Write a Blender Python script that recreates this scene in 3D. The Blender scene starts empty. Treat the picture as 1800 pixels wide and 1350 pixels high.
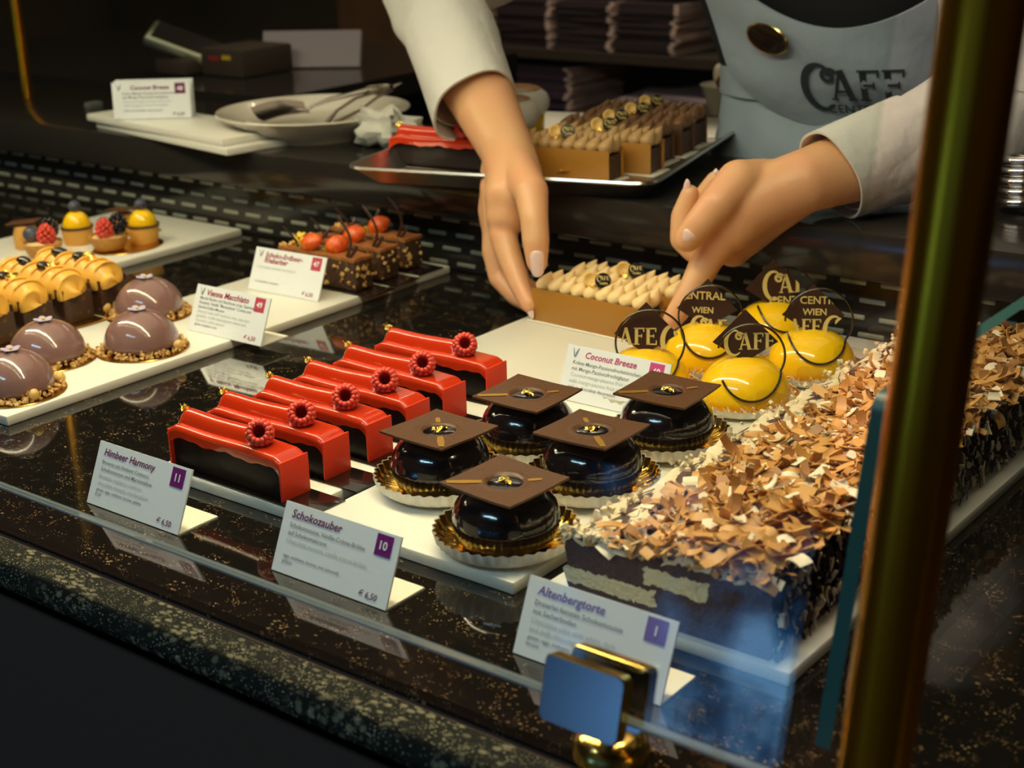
import bpy, bmesh, math, random
from mathutils import Vector, Matrix, Euler
random.seed(7)
sc = bpy.context.scene
COL = sc.collection
R = math.radians
sin, cos, PI = math.sin, math.cos, math.pi

# ------------------------------------------------------------------ camera
FPX, YAW, PITCH, ROLL, CAMH = 2628.1, 0.670406, 0.337011, -0.030882, 0.385
_f = Vector((-sin(YAW)*cos(PITCH), cos(YAW)*cos(PITCH), -sin(PITCH)))
_r0 = Vector((cos(YAW), sin(YAW), 0)); _u0 = _r0.cross(_f)
_r = _r0*cos(ROLL)+_u0*sin(ROLL); _u = -_r0*sin(ROLL)+_u0*cos(ROLL)
cam_d = bpy.data.cameras.new('camera'); cam = bpy.data.objects.new('camera', cam_d); COL.objects.link(cam)
cam.matrix_world = Matrix(((_r.x,_u.x,-_f.x,0),(_r.y,_u.y,-_f.y,0),(_r.z,_u.z,-_f.z,CAMH),(0,0,0,1)))
cam_d.sensor_width = 36; cam_d.lens = FPX/1800*36
cam_d.clip_start = .02; cam_d.clip_end = 30
cam_d.dof.use_dof = True; cam_d.dof.focus_distance = .98; cam_d.dof.aperture_fstop = 10
sc.camera = cam
def W(px, py, y):                      # a point of the place seen at (px,py) and standing at depth y
    d = _r*((px-900)/FPX)+_u*((675-py)/FPX)+_f
    return Vector((0,0,CAMH))+d*(y/d.y)
def U(px, py, z=0.0):                  # the same on a level surface
    d = _r*((px-900)/FPX)+_u*((675-py)/FPX)+_f
    return Vector((0,0,CAMH))+d*((z-CAMH)/d.z)

# ------------------------------------------------------------------ world, exposure, lights
sc.view_settings.view_transform = 'Standard'; sc.view_settings.look = 'None'
sc.view_settings.exposure = 0.0; sc.view_settings.gamma = 1.0; sc.view_settings.use_curve_mapping = False
wd = bpy.data.worlds.new('world'); sc.world = wd; wd.use_nodes = True
wd.node_tree.nodes['Background'].inputs[0].default_value = (.8,.85,1,1)
wd.node_tree.nodes['Background'].inputs[1].default_value = .02
def area(name, loc, rot, sx, sy, power, color, spread=180):
    l = bpy.data.lights.new(name,'AREA'); l.shape='RECTANGLE'; l.size=sx; l.size_y=sy; l.energy=power; l.color=color
    l.spread = R(spread)
    o = bpy.data.objects.new(name,l); o.location=loc; o.rotation_euler=rot; COL.objects.link(o); return o
area('case_strip_light', (-1.02,.66,.57), (R(-6),0,0), 1.55, .045, 10.5, (1,.79,.50))
area('card_front_fill', (-.7,-1.0,1.66), (R(-18),0,0), 1.1, .5, 39, (.56,.77,1))  # unseen cool fill added for the card fronts, kept out of the glass reflection
area('counter_ceiling_light', (-1.2,1.5,1.66), (0,0,0), 2.4, 1.5, 11, (1,.79,.56))
area('back_shelf_fill', (-1.5,1.95,.85), (R(20),0,0), .6, .05, 2.2, (1,.78,.62))  # unseen warm fill added to brighten the magazine stacks

# ------------------------------------------------------------------ materials
def mat(name, col, rough=.5, metal=0, coat=0, sss=0, sssr=(.01,.004,.002), ior=1.5, spec=.5, bump=None, vary=None, trans=0, sheen=0, emit=None):
    m = bpy.data.materials.new(name); m.use_nodes = True
    nt = m.node_tree; b = nt.nodes['Principled BSDF']; I = b.inputs
    I['Base Color'].default_value=(*col,1); I['Roughness'].default_value=rough; I['Metallic'].default_value=metal
    I['IOR'].default_value=ior; I['Specular IOR Level'].default_value=spec
    I['Coat Weight'].default_value=coat; I['Coat Roughness'].default_value=.025
    I['Transmission Weight'].default_value=trans; I['Sheen Weight'].default_value=sheen
    if sss: I['Subsurface Weight'].default_value=sss; I['Subsurface Radius'].default_value=sssr; I['Subsurface Scale'].default_value=1
    if emit: I['Emission Color'].default_value=(*emit[0],1); I['Emission Strength'].default_value=emit[1]
    if vary or bump: tc = nt.nodes.new('ShaderNodeTexCoord')
    if vary:                           # (scale, colour two, threshold low, threshold high)
        n = nt.nodes.new('ShaderNodeTexNoise'); n.inputs['Scale'].default_value=vary[0]; n.inputs['Detail'].default_value=5
        rp = nt.nodes.new('ShaderNodeValToRGB'); rp.color_ramp.elements[0].position=vary[2]; rp.color_ramp.elements[1].position=vary[3]
        rp.color_ramp.elements[0].color=(*col,1); rp.color_ramp.elements[1].color=(*vary[1],1)
        nt.links.new(tc.outputs['Object'],n.inputs['Vector']); nt.links.new(n.outputs['Fac'],rp.inputs['Fac']); nt.links.new(rp.outputs['Color'],I['Base Color'])
    if bump:                           # (scale, distance)
        n = nt.nodes.new('ShaderNodeTexNoise'); n.inputs['Scale'].default_value=bump[0]; n.inputs['Detail'].default_value=4
        bp = nt.nodes.new('ShaderNodeBump'); bp.inputs['Distance'].default_value=bump[1]; bp.inputs['Strength'].default_value=1
        nt.links.new(tc.outputs['Object'],n.inputs['Vector']); nt.links.new(n.outputs['Fac'],bp.inputs['Height']); nt.links.new(bp.outputs['Normal'],I['Normal'])
        if coat: nt.links.new(bp.outputs['Normal'],I['Coat Normal'])
    return m
def glass(name, tint=(.93,.98,.96), f0=.04, rough=0.0):
    m = bpy.data.materials.new(name); m.use_nodes=True; nt=m.node_tree; nt.nodes.clear(); N=nt.nodes.new
    o=N('ShaderNodeOutputMaterial'); mx=N('ShaderNodeMixShader'); t=N('ShaderNodeBsdfTransparent'); g=N('ShaderNodeBsdfGlossy')
    lw=N('ShaderNodeLayerWeight'); lw.inputs[0].default_value=.5
    p=N('ShaderNodeMath'); p.operation='POWER'; p.inputs[1].default_value=5
    q=N('ShaderNodeMath'); q.operation='MULTIPLY_ADD'; q.inputs[1].default_value=1-f0; q.inputs[2].default_value=f0
    t.inputs[0].default_value=(*tint,1); g.inputs['Roughness'].default_value=rough
    L=nt.links.new
    L(lw.outputs['Facing'],p.inputs[0]); L(p.outputs[0],q.inputs[0]); L(q.outputs[0],mx.inputs[0])
    L(t.outputs[0],mx.inputs[1]); L(g.outputs[0],mx.inputs[2]); L(mx.outputs[0],o.inputs[0])
    return m
def granite(name, base, rough, fleck, ior, dense=False):
    m = mat(name, base, rough, ior=ior); nt=m.node_tree; b=nt.nodes['Principled BSDF']
    tc=nt.nodes.new('ShaderNodeTexCoord')
    prev=None
    for sc_,lo,hi,c in ((150,.16+.12*dense,.24+.2*dense,tuple(k*.5 for k in fleck)),(330,.16,.24,fleck),(520,.20,.30,tuple(k*.7 for k in fleck)),(60,.05,.07,(.55,.33,.16))):
        mp=nt.nodes.new('ShaderNodeMapping'); mp.inputs['Scale'].default_value=(1,1.7,1); mp.inputs['Rotation'].default_value=(0,0,sc_)
        v=nt.nodes.new('ShaderNodeTexVoronoi'); v.inputs['Scale'].default_value=sc_; v.inputs['Randomness'].default_value=1
        nt.links.new(tc.outputs['Object'],mp.inputs[0]); nt.links.new(mp.outputs[0],v.inputs['Vector'])
        rp=nt.nodes.new('ShaderNodeValToRGB'); rp.color_ramp.elements[0].position=lo; rp.color_ramp.elements[1].position=hi
        rp.color_ramp.elements[0].color=(1,1,1,1); rp.color_ramp.elements[1].color=(0,0,0,1)
        nt.links.new(v.outputs['Distance'],rp.inputs[0])
        n=nt.nodes.new('ShaderNodeTexNoise'); n.inputs['Scale'].default_value=sc_*.16; nt.links.new(tc.outputs['Object'],n.inputs['Vector'])
        r2=nt.nodes.new('ShaderNodeValToRGB'); r2.color_ramp.elements[0].position=.42 if dense else .52; r2.color_ramp.elements[1].position=.58 if dense else .70
        nt.links.new(n.outputs['Fac'],r2.inputs[0])
        mu=nt.nodes.new('ShaderNodeMath'); mu.operation='MULTIPLY'; nt.links.new(rp.outputs[0],mu.inputs[0]); nt.links.new(r2.outputs[0],mu.inputs[1])
        mx=nt.nodes.new('ShaderNodeMixRGB'); nt.links.new(mu.outputs[0],mx.inputs[0]); mx.inputs[2].default_value=(*c,1)
        if prev: nt.links.new(prev.outputs[0],mx.inputs[1])
        else: mx.inputs[1].default_value=(*base,1)
        prev=mx
    nt.links.new(prev.outputs[0],b.inputs['Base Color'])
    return m

M = {}
M['granite']=granite('granite_polished',(.008,.007,.006),.05,(.42,.27,.12),1.6)
M['granite_edge']=granite('granite_edge',(.010,.012,.009),.85,(.30,.30,.17),1.2,True)
M['black_gloss']=mat('black_gloss',(.024,.021,.018),.14)
M['black_matte']=mat('black_matte',(.062,.045,.034),.85,spec=.1)
M['dark_wall']=mat('dark_wall',(.10,.080,.055),.9,spec=.1,vary=(3,(.15,.105,.06),.4,.7))
M['floor']=mat('floor_dark',(.05,.045,.04),.4)
M['board']=mat('opal_board',(.76,.74,.66),.35,sss=.1)
M['slot']=mat('slot_metal',(.36,.37,.29),.4,metal=.3)
M['brass']=mat('brass',(.80,.55,.14),.2,metal=1,bump=(60,.0003))
M['brass_dark']=mat('brass_dark',(.88,.38,.016),.27,metal=1)
M['chrome']=mat('chrome',(.75,.75,.73),.15,metal=1)
M['steel']=mat('brushed_steel',(.62,.58,.52),.28,metal=1)
M['mirror_steel']=mat('clamp_steel',(.46,.36,.33),.20,metal=1)
M['glass']=glass('pane_glass')
M['glass_edge']=mat('glass_green_edge',(.006,.060,.055),.4)
M['film']=glass('clear_film',(.97,.96,.94),.04,.08)
M['card']=mat('card_white',(.84,.86,.88),.3,coat=.4)
M['card_foot']=mat('card_foot',(.82,.79,.66),.4)
M['ink']=mat('ink_plum',(.16,.012,.10),.6)
M['ink_red']=mat('ink_wine_red',(.36,.03,.07),.6)
M['ink_pink']=mat('ink_pink',(.50,.06,.20),.6)
M['ink_grey']=mat('ink_slate',(.20,.24,.27),.6)
M['ink_light']=mat('ink_pale',(.50,.54,.55),.6)
M['ink_white']=mat('ink_white',(.9,.88,.9),.5)
M['badge']=mat('badge_purple',(.17,.012,.16),.4,coat=.4)
M['badge_violet']=mat('badge_violet',(.20,.13,.42),.4,coat=.4)
M['badge_red']=mat('badge_raspberry',(.55,.06,.11),.4,coat=.4)
M['badge_pink']=mat('badge_pink',(.62,.07,.25),.4,coat=.4)
M['choc_dark']=mat('choc_dark',(.012,.006,.004),.22,coat=.6)
M['choc_body']=mat('choc_body',(.012,.006,.005),.35,spec=.2,bump=(160,.0004))
M['choc_plate']=mat('choc_milk_plate',(.115,.045,.016),.42,vary=(500,(.085,.033,.012),.4,.65))
M['choc_thin']=mat('choc_thin',(.050,.020,.010),.35)
M['choc_glaze']=mat('choc_mirror_glaze',(.008,.005,.006),.14,coat=.8,bump=(45,.0006))
M['red_glaze']=mat('red_glaze',(.60,.034,.005),.35,spec=.1,coat=1,bump=(40,.00025))
M['red_plate']=mat('red_choc_plate',(.82,.048,.014),.5,spec=.25)
M['rasp']=mat('raspberry',(.78,.085,.05),.35,sss=.3,sssr=(.004,.001,.001))
M['rasp_in']=mat('raspberry_inside',(.38,.012,.01),.5)
M['gold']=mat('gold_leaf',(1,.68,.16),.22,metal=1,bump=(700,.0006))
M['gold_foil']=mat('gold_foil',(.95,.62,.12),.16,metal=1)
M['gold_board']=mat('gold_board',(.60,.34,.07),.24,metal=1)
M['gold_paint']=mat('gold_paint',(.62,.34,.05),.35,metal=.7)
M['print_gold']=mat('print_gold',(.78,.58,.18),.5)
M['paper']=mat('paper_white',(.82,.77,.66),.7)
M['mauve']=mat('mauve_glaze',(.235,.125,.112),.3,spec=.2,coat=1,sss=.1,bump=(30,.0004),vary=(900,(.29,.175,.16),.62,.72))
M['lilac']=mat('lilac_sugar',(.45,.38,.50),.6)
M['yellow_dot']=mat('yellow_dot',(.9,.55,.03),.5)
M['nut']=mat('nut_crumble',(.45,.22,.05),.55,vary=(260,(.72,.46,.16),.4,.6))
M['nut_light']=mat('hazelnut',(.78,.48,.14),.45)
M['nut_dark']=mat('nut_shell',(.20,.085,.025),.5)
M['yellow']=mat('mango_glaze',(1,.58,.004),.3,spec=.2,coat=.8,sss=.2,sssr=(.006,.004,.001))
M['coconut']=mat('coconut',(.88,.78,.55),.7)
M['cocoa']=mat('cocoa_dust',(.40,.135,.026),.9,bump=(900,.0004),vary=(500,(.27,.085,.018),.4,.6))
M['brownie']=mat('brownie',(.055,.024,.010),.55,bump=(300,.001),vary=(240,(.16,.075,.022),.58,.66))
M['strawb']=mat('strawberry',(.78,.075,.008),.35,bump=(900,.0004),vary=(200,(.90,.22,.02),.45,.7),coat=.3)
M['leaf']=mat('leaf_green',(.35,.42,.05),.5)
M['petal']=mat('yellow_petal',(.95,.62,.06),.6)
M['cream_tan']=mat('hazelnut_cream',(.92,.66,.32),.42,sss=.2,sssr=(.004,.002,.001))
M['cream_orange']=mat('caramel_cream',(.86,.44,.06),.36,sss=.2,sssr=(.004,.002,.001))
M['cream_dim']=mat('hazelnut_cream_shaded',(.50,.30,.12),.42)  # shaded copy of the hazelnut cream: dim tray light put into its colour
M['cream_brown']=mat('nougat_cream',(.20,.09,.03),.4)
M['nougat_plate']=mat('nougat_plate',(.40,.175,.022),.38)
M['tart']=mat('tart_shell',(.60,.29,.055),.6,vary=(150,(.45,.19,.03),.4,.7))
M['sponge']=mat('sponge',(.68,.34,.06),.7)
M['blueberry']=mat('blueberry',(.045,.045,.075),.5,vary=(160,(.13,.12,.16),.45,.7))
M['blackberry']=mat('blackberry',(.012,.006,.012),.2)
M['meringue']=mat('meringue',(.90,.86,.78),.5)
M['meringue_burnt']=mat('meringue_burnt',(.42,.18,.02),.45)
M['shave_tan']=mat('shaving_tan',(.64,.32,.085),.45)
M['shave_brown']=mat('shaving_brown',(.36,.145,.032),.45)
M['shave_white']=mat('shaving_white',(.86,.74,.54),.5)
M['cake_cream']=mat('cake_cream',(.80,.67,.45),.65,bump=(120,.002))
M['skin']=mat('skin',(.76,.41,.20),.42,sss=.12,sssr=(.008,.003,.0015),bump=(420,.00025),vary=(22,(.80,.38,.20),.4,.7))
M['nail']=mat('nail',(.86,.60,.54),.18,coat=.6)
M['shirt']=mat('white_shirt',(.72,.70,.66),.8,bump=(35,.003))
M['apron']=mat('apron_cloth',(.36,.43,.50),.85,bump=(26,.003))
M['vest']=mat('black_vest',(.010,.010,.011),.8)
M['hair']=mat('hair_brown',(.05,.025,.012),.5)
M['eye']=mat('eye_dark',(.03,.02,.015),.2)
M['lip']=mat('lips',(.5,.15,.12),.4)
M['print_dark']=mat('print_dark',(.028,.034,.045),.8)
M['china']=mat('china',(.66,.60,.49),.18,coat=.5)
M['wood']=mat('brown_wood',(.16,.075,.03),.6,vary=(9,(.11,.05,.02),.4,.7))
M['paper_edge']=mat('paper_edge',(.85,.60,.50),.8)
M['mag_cover']=mat('magazine_cover',(.055,.035,.040),.5)
M['mag_cover2']=mat('magazine_cover_plum',(.09,.05,.075),.5)
M['mag_page']=mat('magazine_page',(.36,.27,.29),.7)
M['paper_grey']=mat('paper_grey',(.36,.30,.31),.8)
M['utensil']=mat('utensil_steel',(.30,.25,.20),.22,metal=1)
M['tissue']=mat('tissue',(.62,.60,.52),.8,bump=(60,.003))
M['device']=mat('device_silver',(.42,.44,.30),.28,metal=.8)
M['sticker_y']=mat('sticker_yellow',(.70,.45,.02),.6)
M['sticker_r']=mat('sticker_red',(.35,.02,.02),.6)
M['grey_post']=mat('grey_post',(.13,.14,.13),.5)

# cut face of the layered cake: dark and white mousse running slantwise
def layered():
    m=mat('layered_mousse',(.06,.03,.03),.7,bump=(260,.004)); nt=m.node_tree; b=nt.nodes['Principled BSDF']
    tc=nt.nodes.new('ShaderNodeTexCoord'); sp=nt.nodes.new('ShaderNodeSeparateXYZ')
    n=nt.nodes.new('ShaderNodeTexNoise'); n.inputs['Scale'].default_value=110; n.inputs['Detail'].default_value=9; n.inputs['Roughness'].default_value=.68
    nt.links.new(tc.outputs['Object'],sp.inputs[0]); nt.links.new(tc.outputs['Object'],n.inputs['Vector'])
    def ma(op,a,c):
        k=nt.nodes.new('ShaderNodeMath'); k.operation=op
        for i,v in enumerate((a,c)):
            if isinstance(v,(int,float)): k.inputs[i].default_value=v
            else: nt.links.new(v,k.inputs[i])
        return k.outputs[0]
    z=ma('ADD',sp.outputs[2],ma('MULTIPLY',ma('SUBTRACT',n.outputs['Fac'],.5),.012))
    x=ma('ADD',sp.outputs[0],ma('MULTIPLY',ma('SUBTRACT',n.outputs['Fac'],.5),.02))
    def between(v,a,c): return ma('MULTIPLY',ma('GREATER_THAN',v,a),ma('LESS_THAN',v,c))
    w1=ma('MULTIPLY',between(z,.009,.0185),ma('LESS_THAN',x,-.006))
    w2=ma('MULTIPLY',between(z,.0215,.031),between(x,-.012,.026))
    w=ma('MAXIMUM',w1,w2)
    mx=nt.nodes.new('ShaderNodeMixRGB'); mx.inputs[1].default_value=(.095,.046,.036,1); mx.inputs[2].default_value=(.86,.76,.50,1)
    nt.links.new(w,mx.inputs[0]); nt.links.new(mx.outputs[0],b.inputs['Base Color'])
    return m
M['layers']=layered()

# ------------------------------------------------------------------ mesh building
class G:
    def __init__(s): s.v=[]; s.f=[]; s.m=[]
    def add(s, vs, fs, mi=0, T=None):
        o=len(s.v)
        s.v += [tuple(T@Vector(p)) if T else tuple(p) for p in vs]
        for f in fs: s.f.append(tuple(i+o for i in f)); s.m.append(mi)
        return s
    def box(s, c, d, mi=0, T=None, bev=0, taper=1):
        x,y,z=d[0]/2,d[1]/2,d[2]/2
        if bev<=0:
            vs=[(c[0]+a*x*(taper if k>0 else 1),c[1]+b*y*(taper if k>0 else 1),c[2]+k*z) for k in (-1,1) for b in (-1,1) for a in (-1,1)]
            return s.add(vs,[(0,2,3,1),(4,5,7,6),(0,1,5,4),(2,6,7,3),(0,4,6,2),(1,3,7,5)],mi,T)
        bm=bmesh.new(); bmesh.ops.create_cube(bm,size=1)
        for v in bm.verts: v.co=Vector((v.co.x*d[0],v.co.y*d[1],v.co.z*d[2]))
        bmesh.ops.bevel(bm,geom=bm.edges[:],offset=bev,segments=2,affect='EDGES',profile=.5)
        bm.verts.index_update()
        vs=[(v.co.x+c[0],v.co.y+c[1],v.co.z+c[2]) for v in bm.verts]; fs=[tuple(v.index for v in f.verts) for f in bm.faces]
        bm.free(); return s.add(vs,fs,mi,T)
    def lathe(s, prof, n=32, mi=0, T=None, mod=None, closed=False):
        vs=[];fs=[];k=len(prof)
        for i in range(n):
            a=2*PI*i/n
            for j,(r,z) in enumerate(prof):
                rr,zz=(r,z) if not mod else mod(r,z,a,j)
                vs.append((rr*cos(a),rr*sin(a),zz))
        for i in range(n):
            i2=(i+1)%n
            for j in range(k-1):
                fs.append((i*k+j,i2*k+j,i2*k+j+1,i*k+j+1))
        return s.add(vs,fs,mi,T)
    def tube(s, path, rad, n=8, mi=0, T=None, caps=True, flat=(1,1), up=None):
        P=[Vector(p) for p in path]; L=len(P)
        rs=rad if isinstance(rad,(list,tuple)) else [rad]*L
        vs=[];fs=[]; ref=Vector(up) if up else None
        for i,p in enumerate(P):
            t=(P[min(i+1,L-1)]-P[max(i-1,0)]).normalized()
            if ref is None:
                ref=Vector((0,0,1)) if abs(t.z)<.9 else Vector((1,0,0))
            a=(ref-t*ref.dot(t))
            if a.length<1e-6: a=t.orthogonal()
            a.normalize(); b=t.cross(a); ref=a if up is None else Vector(up)
            for k in range(n):
                q=2*PI*k/n
                vs.append(p+a*cos(q)*rs[i]*flat[0]+b*sin(q)*rs[i]*flat[1])
        for i in range(L-1):
            for k in range(n):
                k2=(k+1)%n; fs.append((i*n+k,i*n+k2,(i+1)*n+k2,(i+1)*n+k))
        if caps: fs.append(tuple(range(n))[::-1]); fs.append(tuple((L-1)*n+k for k in range(n)))
        return s.add(vs,fs,mi,T)
    def ball(s, c, r, nu=12, nv=8, mi=0, T=None, rot=None, fn=None):
        rr=r if isinstance(r,(tuple,list)) else (r,r,r)
        vs=[Vector((0,0,-1))]
        for j in range(1,nv):
            t=-PI/2+PI*j/nv
            for i in range(nu):
                a=2*PI*i/nu; vs.append(Vector((cos(t)*cos(a),cos(t)*sin(a),sin(t))))
        vs.append(Vector((0,0,1)))
        fs=[]
        for i in range(nu): fs.append((0,1+(i+1)%nu,1+i))
        for j in range(nv-2):
            for i in range(nu):
                a=1+j*nu+i;b=1+j*nu+(i+1)%nu; fs.append((a,b,b+nu,a+nu))
        top=len(vs)-1; o=1+(nv-2)*nu
        for i in range(nu): fs.append((o+i,o+(i+1)%nu,top))
        out=[]
        for v in vs:
            p=Vector((v.x*rr[0],v.y*rr[1],v.z*rr[2]))
            if fn: p=fn(p,v)
            if rot is not None: p=rot@p
            out.append(p+Vector(c))
        return s.add(out,fs,mi,T)
    def grid(s, nu, nv, fn, mi=0, T=None, thick=0, closeu=False):
        vs=[Vector(fn(i/(nu-1) if not closeu else i/nu, j/(nv-1))) for j in range(nv) for i in range(nu)]
        fs=[]
        mu=nu if closeu else nu-1
        for j in range(nv-1):
            for i in range(mu):
                i2=(i+1)%nu
                fs.append((j*nu+i,j*nu+i2,(j+1)*nu+i2,(j+1)*nu+i))
        if thick:
            N=[Vector((0,0,0)) for _ in vs]
            for f in fs:
                n=(vs[f[1]]-vs[f[0]]).cross(vs[f[3]]-vs[f[0]])
                for k in f: N[k]+=n
            o=len(vs)
            vs=vs+[v-n.normalized()*thick if n.length>0 else v for v,n in zip(vs,N)]
            g=[tuple(k+o for k in f[::-1]) for f in fs]
            side=[]
            for i in range(mu):
                i2=(i+1)%nu
                side.append((i,i+o,i2+o,i2)); b=(nv-1)*nu; side.append((b+i2,b+i2+o,b+i+o,b+i))
            if not closeu:
                for j in range(nv-1):
                    side.append((j*nu,(j+1)*nu,(j+1)*nu+o,j*nu+o)); side.append(((j+1)*nu-1,(j+1)*nu-1+o,(j+2)*nu-1+o,(j+2)*nu-1))
            fs=fs+g+side
        return s.add(vs,fs,mi,T)
    def prism(s, pts, z0, z1, mi=0, T=None):
        n=len(pts); vs=[(x,y,z0) for x,y in pts]+[(x,y,z1) for x,y in pts]
        fs=[tuple(range(n))[::-1],tuple(range(n,2*n))]+[(i,(i+1)%n,n+(i+1)%n,n+i) for i in range(n)]
        return s.add(vs,fs,mi,T)
    def build(s, name, mats, parent=None, smooth=35, loc=None, rot=None):
        me=bpy.data.meshes.new(name); me.from_pydata(s.v,[],s.f)
        ms=mats if isinstance(mats,(list,tuple)) else [mats]
        for k in ms: me.materials.append(M[k])
        me.polygons.foreach_set('material_index',s.m)
        me.update()
        bm=bmesh.new(); bm.from_mesh(me); bmesh.ops.recalc_face_normals(bm,faces=bm.faces[:]); bm.to_mesh(me); bm.free()
        if smooth:
            me.polygons.foreach_set('use_smooth',[True]*len(me.polygons)); me.set_sharp_from_angle(angle=R(smooth))
        o=bpy.data.objects.new(name,me); COL.objects.link(o)
        if parent: o.parent=parent
        if loc is not None: o.location=loc
        if rot is not None: o.rotation_euler=rot
        return o
def tag(o, label=None, cat=None, group=None, kind=None):
    if label: o['label']=label
    if cat: o['category']=cat
    if group: o['group']=group
    if kind: o['kind']=kind
    return o
def thing(name, label, cat, loc=(0,0,0), rz=0, group=None):
    o=bpy.data.objects.new(name,None); o.empty_display_size=.02; COL.objects.link(o); o.location=loc; o.rotation_euler=(0,0,rz)
    return tag(o,label,cat,group)
def dup(root, loc, rz=0, label=None, group=None, scale=None):
    def cp(o,parent):
        c=o.copy(); COL.objects.link(c)
        if parent: c.parent=parent
        for ch in list(o.children): cp(ch,c)
        return c
    r=cp(root,None); r.location=loc; r.rotation_euler=(0,0,rz)
    if scale: r.scale=(scale,)*3
    if label: r['label']=label
    if group: r['group']=group
    return r
def lerp(a,b,t): return a+(b-a)*t
def sstep(a,b,x):
    t=max(0,min(1,(x-a)/(b-a))); return t*t*(3-2*t)
def Tr(x,y,z): return Matrix.Translation((x,y,z))
def Rm(a,ax): return Matrix.Rotation(a,4,ax)

# lettering: outlines turned into flat filled meshes
_tc={}
def text_polys(s, bold=0.0, shear=0.0):
    k=(s,bold,shear)
    if k in _tc: return _tc[k]
    cu=bpy.data.curves.new('lettering','FONT'); cu.body=s; cu.size=1; cu.resolution_u=2; cu.offset=bold; cu.shear=shear; cu.fill_mode='FRONT'
    ob=bpy.data.objects.new('lettering',cu); me=bpy.data.meshes.new_from_object(ob)
    vs=[tuple(v.co) for v in me.vertices]; fs=[tuple(p.vertices) for p in me.polygons]
    bpy.data.objects.remove(ob); bpy.data.curves.remove(cu); bpy.data.meshes.remove(me)
    if vs:
        x0=min(v[0] for v in vs); x1=max(v[0] for v in vs)
        vs=[(v[0]-x0,v[1]) for v in vs]; w=x1-x0
    else: w=1
    _tc[k]=(vs,fs,w); return _tc[k]
def put_text(g, s, x, y, T, width=None, size=None, bold=0, shear=0, mi=0, right=False):
    vs,fs,w=text_polys(s,bold,shear)
    k=width/w if width else size
    if right: x-=w*k
    g.add([(x+a*k,y+b*k,0) for a,b in vs],fs,mi,T)
def logo_c(n=26):                       # a big ornate C whose upper end curls into a spiral, as (outline strip) points
    L=[]
    for i in range(n):                  # body of the C
        a=R(62)+R(248)*i/(n-1); L.append((.50*cos(a)+.02, .74*sin(a)+.05, .035+.085*sin(PI*min(1,i/(n-1)*1.02))))
    S=[]
    for i in range(18):                 # spiral inside the upper right
        t=i/17; a=R(150)-R(480)*t; r=.05+.20*t; S.append((.30+r*cos(a),.42+r*sin(a),.055+.02*t))
    return [S[::-1] and S, L]
def add_strip(g, pts, T, mi=0, sx=1, sy=1, ox=0, oy=0):
    vs=[];fs=[]
    for i,(x,y,w) in enumerate(pts):
        a=pts[max(0,i-1)];b=pts[min(len(pts)-1,i+1)]
        d=Vector((b[0]-a[0],b[1]-a[1])).normalized(); n=Vector((-d.y,d.x))
        vs+= [((x+n.x*w)*sx+ox,(y+n.y*w)*sy+oy,0),((x-n.x*w)*sx+ox,(y-n.y*w)*sy+oy,0)]
    for i in range(len(pts)-1): fs.append((2*i,2*i+1,2*i+3,2*i+2))
    g.add(vs,fs,mi,T)
def serif_letter(ch):
    q=[]
    def bar(x0,y0,x1,y1,w): 
        d=Vector((x1-x0,y1-y0)).normalized(); n=Vector((-d.y,d.x))*w/2
        q.append([(x0+n.x,y0+n.y),(x0-n.x,y0-n.y),(x1-n.x,y1-n.y),(x1+n.x,y1+n.y)])
    if ch=='A':
        bar(.08,0,.34,1,.09); bar(.34,1,.62,0,.19); bar(.17,.30,.50,.30,.08); bar(-.02,.03,.20,.03,.06); bar(.48,.03,.78,.03,.06); w=.8
    elif ch=='F':
        bar(.16,0,.16,1,.19); bar(.1,.96,.60,.96,.08); bar(.16,.52,.46,.52,.08); bar(0,.03,.34,.03,.06); bar(0,.97,.2,.97,.06); bar(.58,1,.58,.76,.07); bar(.46,.62,.46,.42,.06); w=.66
    elif ch=='E':
        bar(.16,0,.16,1,.19); bar(.1,.96,.62,.96,.08); bar(.16,.52,.48,.52,.08); bar(.05,.04,.66,.04,.08); bar(0,.97,.2,.97,.06); bar(.60,1,.60,.76,.07); bar(.64,0,.64,.26,.07); bar(.48,.62,.48,.42,.06); w=.74
    return q,w
def put_logo(g, T, s, ox=0, oy=0, with_c=True, mi=0):     # CAFE with the curled C; s = cap height
    x=0
    if with_c:
        for st in logo_c(): add_strip(g,st,T,mi,s,s,ox+.5*s,oy+.36*s)
        x=.80
    for ch in 'AFE':
        q,w=serif_letter(ch)
        for p in q: g.add([(ox+(x+a)*s,oy+b*s,0) for a,b in p],[(0,1,2,3)],mi,T)
        x+=w+.02
def clip_square(g, half):               # keep what lies inside the diamond-standing square plaque (own u,v axes)
    me=bpy.data.meshes.new('t'); me.from_pydata(g.v,[],g.f); bm=bmesh.new(); bm.from_mesh(me)
    for nx,ny in ((1,0),(-1,0),(0,1),(0,-1)):
        geom=bm.verts[:]+bm.edges[:]+bm.faces[:]
        bmesh.ops.bisect_plane(bm,geom=geom,plane_co=(nx*half,ny*half,0),plane_no=(nx,ny,0),clear_outer=True)
    bm.verts.index_update()
    h=G(); h.add([v.co.copy() for v in bm.verts],[tuple(v.index for v in f.verts) for f in bm.faces]); bm.free(); bpy.data.meshes.remove(me)
    return h

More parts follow.
